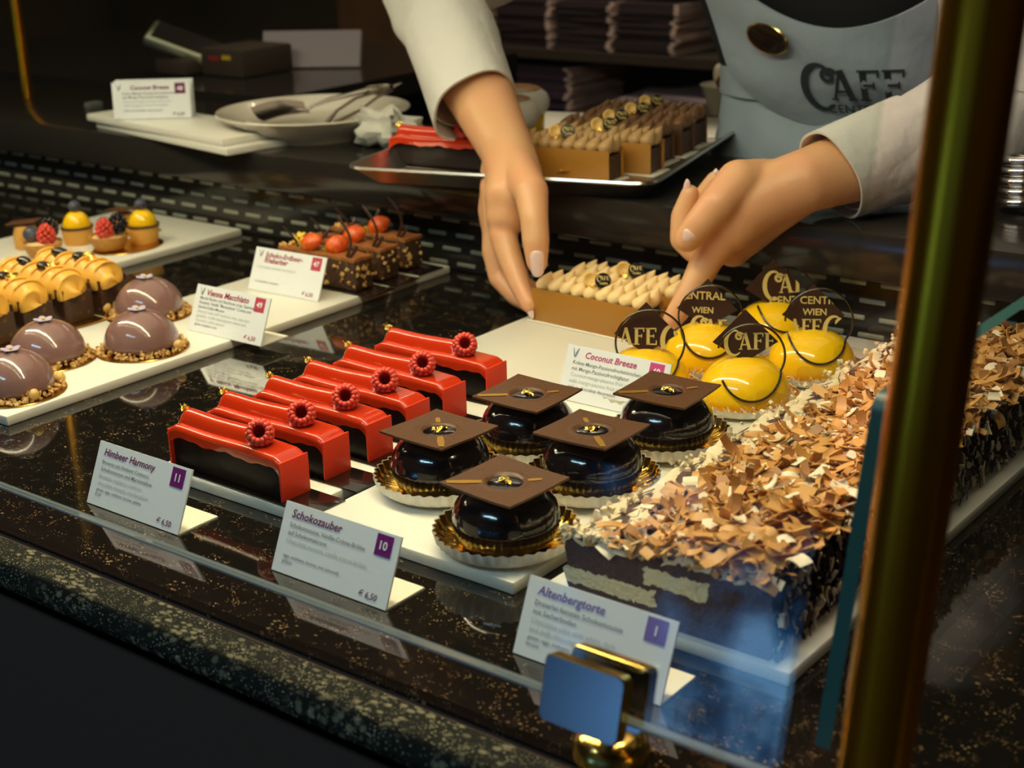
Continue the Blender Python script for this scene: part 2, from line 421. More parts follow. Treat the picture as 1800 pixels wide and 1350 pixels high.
# ------------------------------------------------------------------ room shell
FZ=-.95
def struct(name,g,m,**k):
    o=g.build(name,m,smooth=0,**k); o['kind']='structure'; return o
struct('floor',G().box((-.9,0,FZ-.05),(6.4,6.4,.1)),'floor')
struct('ceiling',G().box((-.9,0,1.75),(6.4,6.4,.1)),'dark_wall')
struct('wall_back',G().box((-.9,3.1,.4),(6.4,.1,2.8)),'dark_wall')
struct('wall_left',G().box((-4.05,0,.4),(.1,6.3,2.8)),'dark_wall')
struct('wall_right',G().box((2.25,0,.4),(.1,6.3,2.8)),'dark_wall')
# front wall behind the photographer with the low unseen window in it
WX0,WX1,WZ0,WZ1=-2.3,1.0,-.62,.24
g=G(); yb=-2.6
g.box(((-4.1+WX0)/2,yb,.4),(WX0+4.1,.1,2.8)); g.box(((WX1+2.3)/2,yb,.4),(2.3-WX1,.1,2.8))
g.box(((WX0+WX1)/2,yb,(WZ1+1.8)/2),(WX1-WX0,.1,1.8-WZ1)); g.box(((WX0+WX1)/2,yb,(WZ0-1)/2),(WX1-WX0,.1,WZ0+1))
struct('wall_front',g,'dark_wall')
def window_glow():                          # noisy round blue glow painted on, placed to reflect in the front glass
    m=bpy.data.materials.new('painted_blue_glow'); m.use_nodes=True; nt=m.node_tree; nt.nodes.clear(); N=nt.nodes.new; L=nt.links.new
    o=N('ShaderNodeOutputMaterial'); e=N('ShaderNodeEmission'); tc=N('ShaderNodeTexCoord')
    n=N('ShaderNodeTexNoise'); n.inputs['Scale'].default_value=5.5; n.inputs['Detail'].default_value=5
    mp=N('ShaderNodeMapping'); mp.vector_type='TEXTURE'; mp.inputs['Location'].default_value=(GLOW[0],yb,GLOW[1]); mp.inputs['Scale'].default_value=GLOW[2:]
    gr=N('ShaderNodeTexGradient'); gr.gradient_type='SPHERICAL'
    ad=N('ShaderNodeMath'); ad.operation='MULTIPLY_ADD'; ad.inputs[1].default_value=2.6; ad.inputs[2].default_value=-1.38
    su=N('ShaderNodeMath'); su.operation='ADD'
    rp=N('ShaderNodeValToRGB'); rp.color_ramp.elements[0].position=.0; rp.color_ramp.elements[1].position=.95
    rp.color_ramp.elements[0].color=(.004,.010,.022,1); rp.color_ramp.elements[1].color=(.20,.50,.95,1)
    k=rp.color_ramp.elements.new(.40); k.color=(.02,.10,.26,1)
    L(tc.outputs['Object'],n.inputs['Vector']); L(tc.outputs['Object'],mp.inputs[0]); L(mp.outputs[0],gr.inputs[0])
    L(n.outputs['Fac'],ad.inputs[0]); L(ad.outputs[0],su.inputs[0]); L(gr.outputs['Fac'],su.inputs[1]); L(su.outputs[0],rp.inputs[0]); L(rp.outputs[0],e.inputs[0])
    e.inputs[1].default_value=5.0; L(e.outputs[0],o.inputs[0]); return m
GLOW=(-1.66,-.26,.50,1,.50)
M['window_glow']=window_glow()
w=struct('window_1',G().box(((WX0+WX1)/2,yb-.02,(WZ0+WZ1)/2),(WX1-WX0,.02,WZ1-WZ0)),'window_glow')  # unseen glowing pane, set for the blue patch in the front glass
g=G()
for x in (-2.3,-1.0,0,1.0): g.box((x,yb+.04,(WZ0+WZ1)/2),(.05,.05,WZ1-WZ0))
g.box(((WX0+WX1)/2,yb+.04,WZ1),(WX1-WX0,.06,.05)); g.box(((WX0+WX1)/2,yb+.04,WZ0),(WX1-WX0,.06,.05))
struct('window_frame',g,'black_matte',parent=w)

# ------------------------------------------------------------------ display case
X0,X1=-2.3,.9
case=thing('display_case','black granite pastry display case with slotted vent wall along its back','display case',(0,0,0))
G().box(((X0+X1)/2,(.476+1.10)/2,-.02),(X1-X0,1.10-.476,.04)).build('deck_slab','granite',case,0)
g=G(); prof=[(.465,-.0015),(.447,-.0015),(.4415,-.0028),(.4388,-.0062),(.4380,-.011),(.440,-.016),(.465,-.016)]
n=len(prof); vs=[(x,y,z) for x in (X0,X1) for y,z in prof]
g.add(vs,[tuple(range(n)),tuple(range(n,2*n))[::-1]]+[(i,(i+1)%n,n+(i+1)%n,n+i) for i in range(n)]); g.build('front_ledge','granite_edge',case,30)
G().box(((X0+X1)/2,.4705,-.018),(X1-X0,.011,.02)).build('ledge_groove','black_matte',case,0)
G().box(((X0+X1)/2,.76,(FZ-.04)/2),(X1-X0,.60,-.04-FZ)).build('base_cabinet','black_matte',case,0)
# slotted vent wall at the back
VT=.060
g=G(); g.box(((X0+X1)/2,1.112,.03),(X1-X0,.016,.06)); g.box(((X0+X1)/2,1.100,VT-.002),(X1-X0,.010,.004),bev=.001)
g.build('vent_wall','black_gloss',case,30)
g=G()
for r in range(4):
    z=.006+r*.0148
    x=-1.72+(.018 if r%2 else 0)
    while x<.2:
        g.box((x,1.1035,z),(.0235,.003,.0042),bev=.0012); x+=.036
v=g.build('vent_slots','slot',case,30)
v['kind']='stuff'
# rear counter behind the vent wall
ct=thing('rear_counter','black polished serving counter behind the vent wall','counter',(0,0,0))
G().box(((X0+X1)/2,(1.075+1.30)/2,.080),(X1-X0,.225,.040),bev=.003).build('counter_top','black_gloss',ct,30)
G().box(((X0+X1)/2,1.21,(FZ+.06)/2),(X1-X0,.17,.06-FZ)).build('counter_base','black_matte',ct,0)
# side table with the till gear
st=thing('side_table','dark low table behind the counter under the card terminal','table',(0,0,0))
G().box((-1.95,1.62,.085),(.98,.52,.03)).build('table_top','black_gloss',st,0)
G().box((-1.97,1.62,(FZ+.07)/2),(.9,.46,.07-FZ)).build('table_base','black_matte',st,0)

# glass: leaning front pane, divider pane, second pane edge
LEAN=R(14)
def pane(name,label,corners,th,parent=None):
    g=G(); A=[Vector(c) for c in corners]; n=(A[1]-A[0]).cross(A[2]-A[0]).normalized()*th
    o=tag(g.add(A+[a+n for a in A],[(0,1,2,3),(7,6,5,4)]+[(i,4+i,4+(i+1)%4,(i+1)%4) for i in range(4)]).build(name,'glass',None,0),label,'glass pane'); return o
py0,pz0=.4615,.040; pl=.62
fp=pane('front_glass','leaning clear front glass pane of the case gripped by the clamp',[(X0,py0,pz0),(-.236,py0,pz0),(-.236,py0+pl*sin(LEAN),pz0+pl*cos(LEAN)),(X0,py0+pl*sin(LEAN),pz0+pl*cos(LEAN))],.006)
M['edge_line']=mat('glass_bottom_edge',(.30,.33,.32),.15,coat=1)
G().box(((X0-.236)/2,py0-.003,pz0),(-.236-X0,.0050,.0012)).build('polished_edge','edge_line',fp,0)
# divider with rounded top corner, standing in the y-z plane
dx=-.247
pts=[(.515,.020)]
ty,tz=.515+.150*sin(R(15)),.020+.150*cos(R(15))
for i in range(7):
    a=R(165)-R(75)*i/6; pts.append((ty+.010+.010*cos(a),tz-.006+.010*sin(a)))
pts+=[(1.06,tz+.004),(1.06,.020)]
g=G(); n=len(pts)
g.add([(dx,y,z) for y,z in pts]+[(dx+.006,y,z) for y,z in pts],[tuple(range(n)),tuple(range(n,2*n))[::-1]])
dv=g.build('divider_glass','glass',None,0); tag(dv,'upright clear glass divider with green edge beside the shaving covered cake','glass pane')
g=G(); vs=[];fs=[]
for y,z in pts[:9]:
    for xx in (dx-.0006,dx+.0066): vs.append((xx,y,z))
fs=[(2*i,2*i+1,2*i+3,2*i+2) for i in range(len(vs)//2-1)]
g.add(vs,fs); g.build('green_edge','glass_edge',dv,40)
sg=G().box((-.150,.52,.16),(.005,.004,.28)).build('side_glass_strip','glass_edge',None,0); tag(sg,'thin glass strip standing right of the brass post','glass strip')
sg.rotation_euler=(R(-14),0,0); sg.location=(0,.045,-.115)

# brass post
bp=thing('brass_post','thick round brass post standing at the right front corner of the case','post',(-.199,.455,0))
ax=Vector((.03,.02,.5))
g=G(); g.tube([Vector((0,0,-.0)),ax*.2,ax*.45,ax*1.0,ax*2],.0135,28); g.build('pole','brass_dark',bp,40)
for h in (.36,.47): G().tube([ax*(h/.5),ax*((h+.004)/.5)],.0141,28).build('ring','brass',bp,40)
G().lathe([(0.0001,0),(.026,0),(.026,.004),(.018,.008),(.0137,.010)],28).build('foot','brass',bp,40)

def clamp(loc,label):
    c=thing('glass_clamp',label,'glass clamp',loc)
    G().lathe([(.0001,0),(.0175,0),(.0181,.003),(.0168,.008),(.0135,.0115),(.009,.0128),(.0001,.0130)],32).build('foot','brass',c,40)
    G().tube([(0,0,.011),(.002,-.004,.018),(.009,-.0255,.034)],.0055,16).build('stem','chrome',c,40)
    T=Rm(-LEAN,'X'); 
    for yy,nm in ((-.0085,'front_plate'),(.0115,'rear_plate')):
        pts=[]
        for cx,cz,a0 in ((.0170,.0455,0),(-.0170,.0455,90),(-.0170,.0225,180),(.0170,.0225,270)):
            for k in range(5):
                a=R(a0+22.5*k); pts.append((cx+.0035*cos(a),cz+.0035*sin(a)))
        n=len(pts); g=G()
        ys=((yy-.0035,.0006),(yy-.0029,0),(yy+.0029,0),(yy+.0035,.0006))
        vs=[]
        for y_,ins in ys:
            for x_,z_ in pts: vs.append((x_*(1-ins/.022),y_,.034+(z_-.034)*(1-ins/.02)))
        fs=[tuple(range(n)),tuple(range(3*n,4*n))[::-1]]
        for j in range(3): fs+=[(j*n+i,j*n+(i+1)%n,(j+1)*n+(i+1)%n,(j+1)*n+i) for i in range(n)]
        g.add(vs,fs[:2],0); o=len(g.v)-len(vs)
        for f in fs[2:]: g.f.append(tuple(i+o for i in f)); g.m.append(1)
        o=g.build(nm,['mirror_steel','brass'],c,30)
        o.matrix_local=Tr(.010,-.0255,.040)@T@Tr(0,-.0015,-.0270)
    return c
clamp((-.333,.484,0),'square mirror steel clamp on a gold foot gripping the front glass')
o=G().lathe([(.0001,0),(.0225,0),(.0232,.003),(.0215,.009),(.017,.0135),(.011,.0150),(.0001,.0152)],32).build('gold_foot','brass',None,40,loc=(-.2390,.470,0)); tag(o,'round gold foot at the bottom edge beside the brass post','glass foot')

# ------------------------------------------------------------------ display boards
BT=.008
def board(x0,x1,label,y0=.581,y1=1.09,z=0,name='display_board'):
    o=thing(name,label,'serving board',((x0+x1)/2,(y0+y1)/2,z),0,'opal display boards')
    G().box((0,0,BT/2),(x1-x0,y1-y0,BT),bev=.0015).build('panel','board',o,30); return o
board(-1.44,-1.240,'opal glass board at far left under the fruit tartlets')
board(-1.079,-.938,'opal glass board under the mauve domes and strawberry slices')
board(-.768,-.635,'opal glass board under the row of red raspberry cakes')
board(-.623,-.464,'opal glass board under the black domes and yellow domes')
board(-.450,-.294,'opal glass board under the shaving covered layer cake')
# drain hole screw on the left board
tag(G().lathe([(.0001,.0012),(.0035,.0010),(.004,0)],16).build('crumb','brownie',None,30,loc=U(278,405,BT)),'small dark crumb on the empty end of the left board','crumb')

# ------------------------------------------------------------------ price cards
CW,CH,CL=.0895,.041,R(24)
def price_card(loc,label,title,tw,rows,badge,num,inks,price='€ 6,50',rz=0,sprig=False,copies=1,foot=True,lean=CL,tx=.075):
    c=thing('price_card',label,'price card',loc,rz,'price cards')
    U_=Vector((1,0,0)); V_=Vector((0,sin(lean),cos(lean))); N_=U_.cross(V_)
    def F(off): 
        return Matrix(((U_.x,V_.x,N_.x,-CW/2+N_.x*off),(U_.y,V_.y,N_.y,N_.y*off),(U_.z,V_.z,N_.z,.0006+N_.z*off),(0,0,0,1)))
    g=G(); g.box((CW/2,CH/2,-.0006),(CW,CH,.0012),T=F(0)); g.build('card_panel','card',c,0)
    if foot:
        G().box((0,.0165,.0006),(CW,.032,.0011)).build('card_foot','card_foot',c,0)
    T=F(.00025)
    g=G(); y=.80
    for s in title:
        put_text(g,s[0],tx*CW,y*CH,T,width=s[1]*CW,bold=.018,shear=.16); y-=.13
    g.build('title_text',inks[0],c,0)
    gd=G(); gl=G()
    for s,xx,yy,wd_,light in rows:
        put_text(gl if light else gd,s,xx*CW,yy*CH,T,width=wd_*CW,bold=.004)
    if gd.v: gd.build('body_text',inks[1],c,0)
    if gl.v: gl.build('translation_text','ink_light',c,0)
    if price:
        g=G(); put_text(g,price,.915*CW,.07*CH,T,size=.0052,bold=.012,shear=.14,right=True); g.build('price_text',inks[0],c,0)
    b=G().add([(.81*CW,.67*CH,0),(.945*CW,.67*CH,0),(.945*CW,.965*CH,0),(.81*CW,.965*CH,0)],[(0,1,2,3)],0,T).build('number_badge',inks[2],c,0)
    g=G(); kk=.0068; put_text(g,num,.8775*CW-text_polys(num,.02)[2]*kk/2,.76*CH,F(.0005),size=kk,bold=.02); g.build('badge_number','ink_white',b,0)
    if sprig:
        g=G(); add_strip(g,[(.06,.95,.003),(.085,.80,.006),(.092,.78,.003)],T,0,CW,CH); add_strip(g,[(.092,.78,.003),(.10,.86,.010),(.115,.95,.004)],T,0,CW,CH); g.build('sprig_print','ink_grey',c,0)
    return c
price_card((-.7270,.5262,0),'white price card titled Himbeer Harmony with badge 11',[('Himbeer Harmony',.56)],0,
  [('Brownie mit Himbeer Cremoso,',.075,.665,.52,0),('Schokomousse und Marshmallow',.075,.555,.565,0),('Brownie, raspberry cremoso,',.075,.445,.475,1),('chocolate mousse, marshmallow',.075,.335,.56,1),('gluten, eggs, soybeans, lactose, gelatin,',.075,.235,.50,0),('E124',.075,.155,.06,0)],None,'11',('ink','ink_grey','badge'))
price_card((-.5552,.5265,0),'white price card titled Schokozauber with badge 10',[('Schokozauber',.445)],0,
  [('Schokomousse, Vanille-Crème-Brûlée',.075,.665,.66,0),('auf Schokomakrone',.075,.555,.345,0),('Chocolate mousse, vanilla crème-brûlée',.075,.445,.705,1),('eggs, soybeans, lactose, nuts (almond),',.075,.235,.50,0),('gelatin',.075,.155,.09,0)],None,'10',('ink','ink_grey','badge'))
price_card((-.3808,.5305,0),'white price card titled Altenbergtorte half hidden by the clamp',[('Altenbergtorte',.465)],0,
  [('Dreierlei feinstes Schokomousse',.075,.665,.60,0),('mit Sacherboden',.075,.555,.30,0),('Chocolate cake with white, dark',.075,.445,.58,1),('and milk chocolate mousse',.075,.335,.50,1),('gluten, eggs, soybeans,',.075,.235,.30,0),('lactose',.075,.155,.09,0)],None,'1',('badge_violet','ink_grey','badge_violet'))
price_card((-.5765,.836,BT),'white price card titled Coconut Breeze in front of the yellow domes',[('Coconut Breeze',.50)],0,
  [('Kokos-Mango-Passionsfruchttörtchen',.085,.665,.66,0),('mit Mango-Passionsfruchtglasur',.085,.555,.565,0),('Coconut-mango-passion fruit cake',.085,.445,.61,1),('with mango-passion fruit glaze',.085,.335,.55,1),('only in chocolate decoration',.085,.225,.47,0)],None,'48',('ink_pink','ink_grey','badge_pink'),price=None,sprig=True,tx=.19)
price_card((-.9468,.8010,BT),'white price card titled Vienna Macchiato beside the mauve domes',[('Vienna Macchiato',.575)],0,
  [('Mandel Boden mit Haselnuss crisp, Espresso',.075,.70,.75,0),('Ganache, Vanille "Mascarpone" Creme und',.075,.605,.71,0),('Schoko-Kaffee-Mousse',.075,.51,.36,0),('Almond cake with hazelnut crisp, espresso',.075,.415,.72,1),('ganache, vanilla mascarpone creme and',.075,.32,.68,1),('chocolate coffee mousse',.075,.225,.40,1),('gluten, soybeans, nuts',.075,.14,.31,0)],None,'49',('ink_red','ink_grey','badge_red'),sprig=True,tx=.155,rz=R(1))
price_card((-1.0015,.9225,BT),'white price card titled Schoko Erdbeer Rhabarber before the strawberry slices',[('Schoko-Erdbeer-',.53),('Rhabarber',.335)],0,
  [('Chocolate-strawberry-rhubarb',.075,.53,.54,1),('nuts (hazelnut), soybeans',.075,.20,.34,0)],None,'47',('ink_red','ink_grey','badge_red'),sprig=True,tx=.155,rz=R(2.5))

# ------------------------------------------------------------------ shared garnish shapes
def rnd(a,b): return random.uniform(a,b)
def jit(v,a): return Vector((v[0]+rnd(-a,a),v[1]+rnd(-a,a),v[2]+rnd(-a,a)))
def rand_rot(): return Euler((rnd(0,6.3),rnd(0,6.3),rnd(0,6.3))).to_matrix()
def to_dir(d):                          # matrix turning +z to d
    return Vector((0,0,1)).rotation_difference(Vector(d).normalized()).to_matrix()
def raspberry_meshes(r=.0078):          # hollow raspberry: drupelets ring round an opening at +z
    g=G()
    for k,(zz,rr,n) in enumerate(((.0052,.0052,13),(.0030,.0066,15),(.0002,.0068,15),(-.0027,.0060,13),(-.0052,.0043,9),(-.0070,.0020,5))):
        for i in range(n):
            a=2*PI*(i+.5*(k%2))/n; s=r/.0078
            g.ball((rr*cos(a)*s,rr*sin(a)*s,zz*s),(.00185*s,.00185*s,.00195*s),7,6)
    h=G(); s=r/.0078
    h.lathe([(.0058*s,.0062*s),(.0044*s,.0064*s),(.0034*s,.0050*s),(.0030*s,0),(.0018*s,-.003*s),(.0001,-.0036*s)],18)
    return g,h
def crumple(g,c,size,n=5,mi=0,T=None,flat=.35):   # crumpled leaf of gold
    N=n
    hs=[[rnd(-1,1) for _ in range(N)] for _ in range(N)]
    ex=[[rnd(.75,1.2) for _ in range(N)] for _ in range(N)]
    def fn(u,v):
        i=min(N-1,int(u*(N-1)+.5)); j=min(N-1,int(v*(N-1)+.5))
        return ((u-.5)*size*ex[i][j]+c[0],(v-.5)*size*.75*ex[j][i]+c[1],hs[i][j]*size*flat*.5+c[2])
    g.grid(N,N,fn,mi,T,thick=.00015)
def teardrop(g,c,r,tip,mi=0,T=None,nu=14,nv=10): # piped blob drawn out to a tip
    tip=Vector(tip)
    def fn(p,v):
        t=max(0,(v.z+.15)/1.15); t=t**1.6
        k=1-.72*t
        return Vector((p.x*k,p.y*k,p.z*(1-.3*t)))+tip*t
    g.ball(c,r,nu,nv,mi,T,None,fn)
def chunk(g,c,s,mi=0,T=None):           # small broken piece of nut
    vs=[]
    m=rand_rot()
    for x in (-1,1):
        for y in (-1,1):
            for z in (-1,1): vs.append(Vector(c)+m@Vector((x*s*rnd(.4,1),y*s*rnd(.4,1),z*s*rnd(.3,.8))))
    g.add(vs,[(0,2,3,1),(4,5,7,6),(0,1,5,4),(2,6,7,3),(0,4,6,2),(1,3,7,5)],mi,T)

# ------------------------------------------------------------------ red raspberry cakes
def red_cake():
    t=thing('raspberry_cake','', 'cake')
    L=.104
    G().box((.013,0,.0006),(.141,.029,.0012),bev=.0004).build('cake_board','choc_dark',t,30)
    G().box((0,0,.0122),(L,.0205,.0220),bev=.0012).build('chocolate_body','choc_body',t,40)
    def ridge(x):
        return sstep(-L/2-.001,-L/2+.0045,x)*(1-sstep(.014,.021,x))
    def prof(x):
        k=ridge(x); e=1.0
        w=.0112; out=[]
        zs=.0300+.0004*sin(x*90)
        N=34
        for j in range(N):
            q=j/(N-1)
            if q<.14: y=-w; z=lerp(.0225+.0008*sin(x*160+1)+.0005*sin(x*420),zs-.0025,q/.14)
            elif q>.86: y=w; z=lerp(zs-.0025,.0205+.0012*sin(x*140),(q-.86)/.14)
            else:
                p=(q-.14)/.72; y=lerp(-w,w,p)
                ed=min(1,(w-abs(y))/.0026); z=zs-.0025+.0025*math.sqrt(max(0,1-(1-ed)**2))
                yc=y-.0012
                rr=.0058
                if abs(yc)<rr: z=max(z,z+ k*(.0085*math.sqrt(max(0,1-(yc/rr)**2))))
            out.append((y,z))
        return out
    N=52
    xs=[-L/2-.0012+ (L+.0024)*i/(N-1) for i in range(N)]
    P=[prof(x) for x in xs]
    def fn(u,v):
        i=int(u*(N-1)+.5); j=int(v*33+.5); y,z=P[i][j]
        e=min(i,N-1-i)
        if e<4: z=z-(4-e)**2*.00022
        return (xs[i],y,z)
    g=G(); g.grid(N,34,fn,thick=-.0008); g.build('red_glaze','red_glaze',t,50)
    for s in (-1,1):
        G().box((s*(L/2+.0018),0,.0142),(.0014,.0245,.0262),bev=.0003).build('end_plate','red_plate',t,30)
    g,h=raspberry_meshes(.0088)
    rm=to_dir((.52,-.62,.50)).to_4x4(); T=Tr(.026,-.001,.0380)@rm
    r=G(); r.add(g.v,g.f,0,T); rb=r.build('raspberry','rasp',t,60)
    r=G(); r.add(h.v,h.f,0,T); r.build('raspberry_hollow','rasp_in',rb,60)
    g=G(); crumple(g,(-L/2+.002,.001,.0395),.007,5,flat=.7); crumple(g,(-L/2+.0005,.002,.0398),.0045,4,flat=.9); g.build('gold_leaf','gold',t,0)
    return t
rc=red_cake()
RL=['red raspberry cake nearest the front glass, behind the Himbeer Harmony card','second red raspberry cake counted from the front glass','third red raspberry cake counted from the front glass','fourth red raspberry cake counted from the front glass','fifth red raspberry cake counted from the front, next to rearmost','rearmost red raspberry cake of the row on the glass board']
for i,(x,y,rz) in enumerate(((-.7035,.597,-1),(-.7065,.636,1),(-.7045,.676,0),(-.7055,.716,.6),(-.7070,.758,-.5),(-.7100,.808,1.5))):
    o=rc if i==0 else dup(rc,(0,0,0))
    o.location=(x,y,BT); o.rotation_euler=(0,0,R(rz)); o['label']=RL[i]; o['group']='red raspberry cakes'

# ------------------------------------------------------------------ black domes with chocolate plates
def pleat(n,amp,z0):
    return lambda r,z,a,j: (r+(amp*cos(n*a)*min(1,max(0,(z-z0)/.010)) if r>.02 else 0), z)
def paper_cup(t,r0,r1,h,n,amp,lining=True):
    pr=[(.0001,.0006),(r0*.6,.0006),(r0,.0008),(lerp(r0,r1,.55),h*.22),(lerp(r0,r1,.90),h*.5),(r1,h)]
    G().lathe(pr,n*6,0,None,pleat(n,amp,.0006)).build('paper_cup','paper',t,80)
    if lining:
        pr2=[(.0001,.0012),(r0*.6,.0012),(r0-.0006,.0016),(lerp(r0,r1,.55)-.0008,h*.22+.0008),(lerp(r0,r1,.90)-.0008,h*.5+.0004),(r1-.0006,h-.0004)]
        G().lathe(pr2,n*6,0,None,pleat(n,amp,.0006)).build('foil_lining','gold_foil',t,80)
def black_dome():
    t=thing('chocolate_dome','','cake')
    paper_cup(t,.030,.0425,.0125,38,.0011)
    G().lathe([(.0001,.002),(.024,.002),(.0285,.006),(.0315,.013),(.0320,.019),(.0300,.026),(.0255,.032),(.019,.0365),(.010,.0385),(.0001,.0388)],40).build('glazed_dome','choc_glaze',t,80)
    S=.0265
    def fn(u,v):
        x=(u-.5)*2*S; y=(v-.5)*2*S; r=math.hypot(x,y)
        z=.0398+.0006*sin(x*60)+.0010*(x*x+y*y)/(S*S)*.6
        ring=math.exp(-((r-.0125)/.0016)**2)*.0006
        return (x,y,z+ring-.0014*(1-sstep(.0095,.0118,r)))
    g=G(); g.grid(41,41,fn,thick=.0014); pl=g.build('chocolate_plate','choc_plate',t,50)
    G().lathe([(.0001,.0400),(.006,.0399),(.0095,.0395),(.0108,.0391)],32).build('medallion','choc_glaze',pl,60)
    g=G(); crumple(g,(.001,.0,.0410),.0075,5,flat=.4); crumple(g,(-.003,.001,.0409),.005,4,flat=.5); g.build('gold_leaf','gold',pl,0)
    for s,a,b in ((1,.0125,.0335),(-1,.0125,.0215)):
        g=G(); pts=[]
        for i in range(9):
            r=lerp(a,b,i/8); pts.append((s*r*.707,s*r*.707,.0023*(1-.25*abs(i-4)/4)*(1 if s>0 else .7)))
        add_strip(g,pts,Matrix.Identity(4))
        g.v=[(max(-S,min(S,v[0])),max(-S,min(S,v[1])),.0402+.0006*sin(v[0]*60)+.0010*(v[0]**2+v[1]**2)/(S*S)*.6) for v in g.v]
        g.build('gold_brush_stroke','gold_paint',pl,0)
    return t
bd=black_dome()
for i,(x,y,rz,lb) in enumerate(((-.4975,.6180,-3+180,'black glazed dome in the gold cup nearest the front glass'),(-.5830,.6600,268,'black glazed dome under a square plate, leftmost of the five'),
   (-.5030,.7130,-88,'black glazed dome in the middle, between the front and rear ones'),(-.5770,.7440,182,'black glazed dome behind the leftmost one, left of the Coconut Breeze card'),(-.5030,.8010,184,'rearmost black glazed dome, right of the Coconut Breeze card'))):
    o=bd if i==0 else dup(bd,(0,0,0))
    o.location=(x,y,BT); o.rotation_euler=(0,0,R(rz)); o['label']=lb; o['group']='black chocolate domes'

# ------------------------------------------------------------------ mauve domes
def mauve_dome(seed):
    random.seed(seed)
    t=thing('mauve_dome','','cake')
    G().lathe([(.0001,0),(.0385,0),(.039,.0006),(.0385,.0012),(.0001,.0012)],48).build('gold_disc','gold_board',t,30)
    pr=[(.0001,.0025),(.0275,.0025),(.0300,.005)]+[(.0308*cos(R(a)),.0065+.0275*sin(R(a))) for a in range(0,91,6)]
    pr[-1]=(.0001,.0340)
    G().lathe(pr,44).build('glazed_dome','mauve',t,80)
    g=G()
    for i in range(230):
        a=rnd(0,2*PI); r=rnd(.0285,.0372); z=.0022+rnd(0,.0055)*(1-(r-.0285)/.010)
        chunk(g,(r*cos(a),r*sin(a),z),rnd(.0010,.0022))
    o=g.build('nut_crumble','nut',t,0); o['kind']='stuff'
    for k in range(2):
        a=R(-20+seed*40+k*70); g=G(); g.ball((.034*cos(a),.034*sin(a),.0062),(.0046,.0046,.0036),12,9,0,None,rand_rot()); g.build('hazelnut','nut_light',t,60)
    g=G(); c=Vector((-.001,0,.0345))
    for k in range(5):
        a=2*PI*k/5+.3; g.ball((c.x+.0046*cos(a),c.y+.0046*sin(a),c.z+.0004),(.0036,.0030,.0011),10,6,0,None,Euler((0,R(-14),a)).to_matrix())
    f=g.build('sugar_flower','lilac',t,60)
    G().ball((c.x,c.y,c.z+.0012),(.0013,.0013,.0010),8,6).build('flower_centre','yellow_dot',f,60)
    return t
for i,(x,y,lb) in enumerate(((-.9830,.7440,'mauve glazed dome left of the Vienna Macchiato card, nearest to it'),(-1.0600,.8150,'mauve glazed dome behind the others, with whole hazelnuts at its side'),(-1.0260,.6820,'mauve glazed dome between the caramel slices and the front one'),(-.9800,.6180,'mauve glazed dome cut by the left picture edge, nearest the front'))):
    o=mauve_dome(i+1); o.location=(x,y,BT); o.rotation_euler=(0,0,R(i*70)); o['label']=lb; o['group']='mauve glazed domes'
g=G(); g.ball((0,0,.0058),(.0058,.0058,.0058),12,9,0,None,None,lambda p,v:p*(1+.08*sin(9*v.x+5*v.y)))
tag(g.build('candied_nut','nut_light',None,60,loc=(-1.0960,.7935,BT)),'round sugared hazelnut left of the rearmost mauve dome','nut')

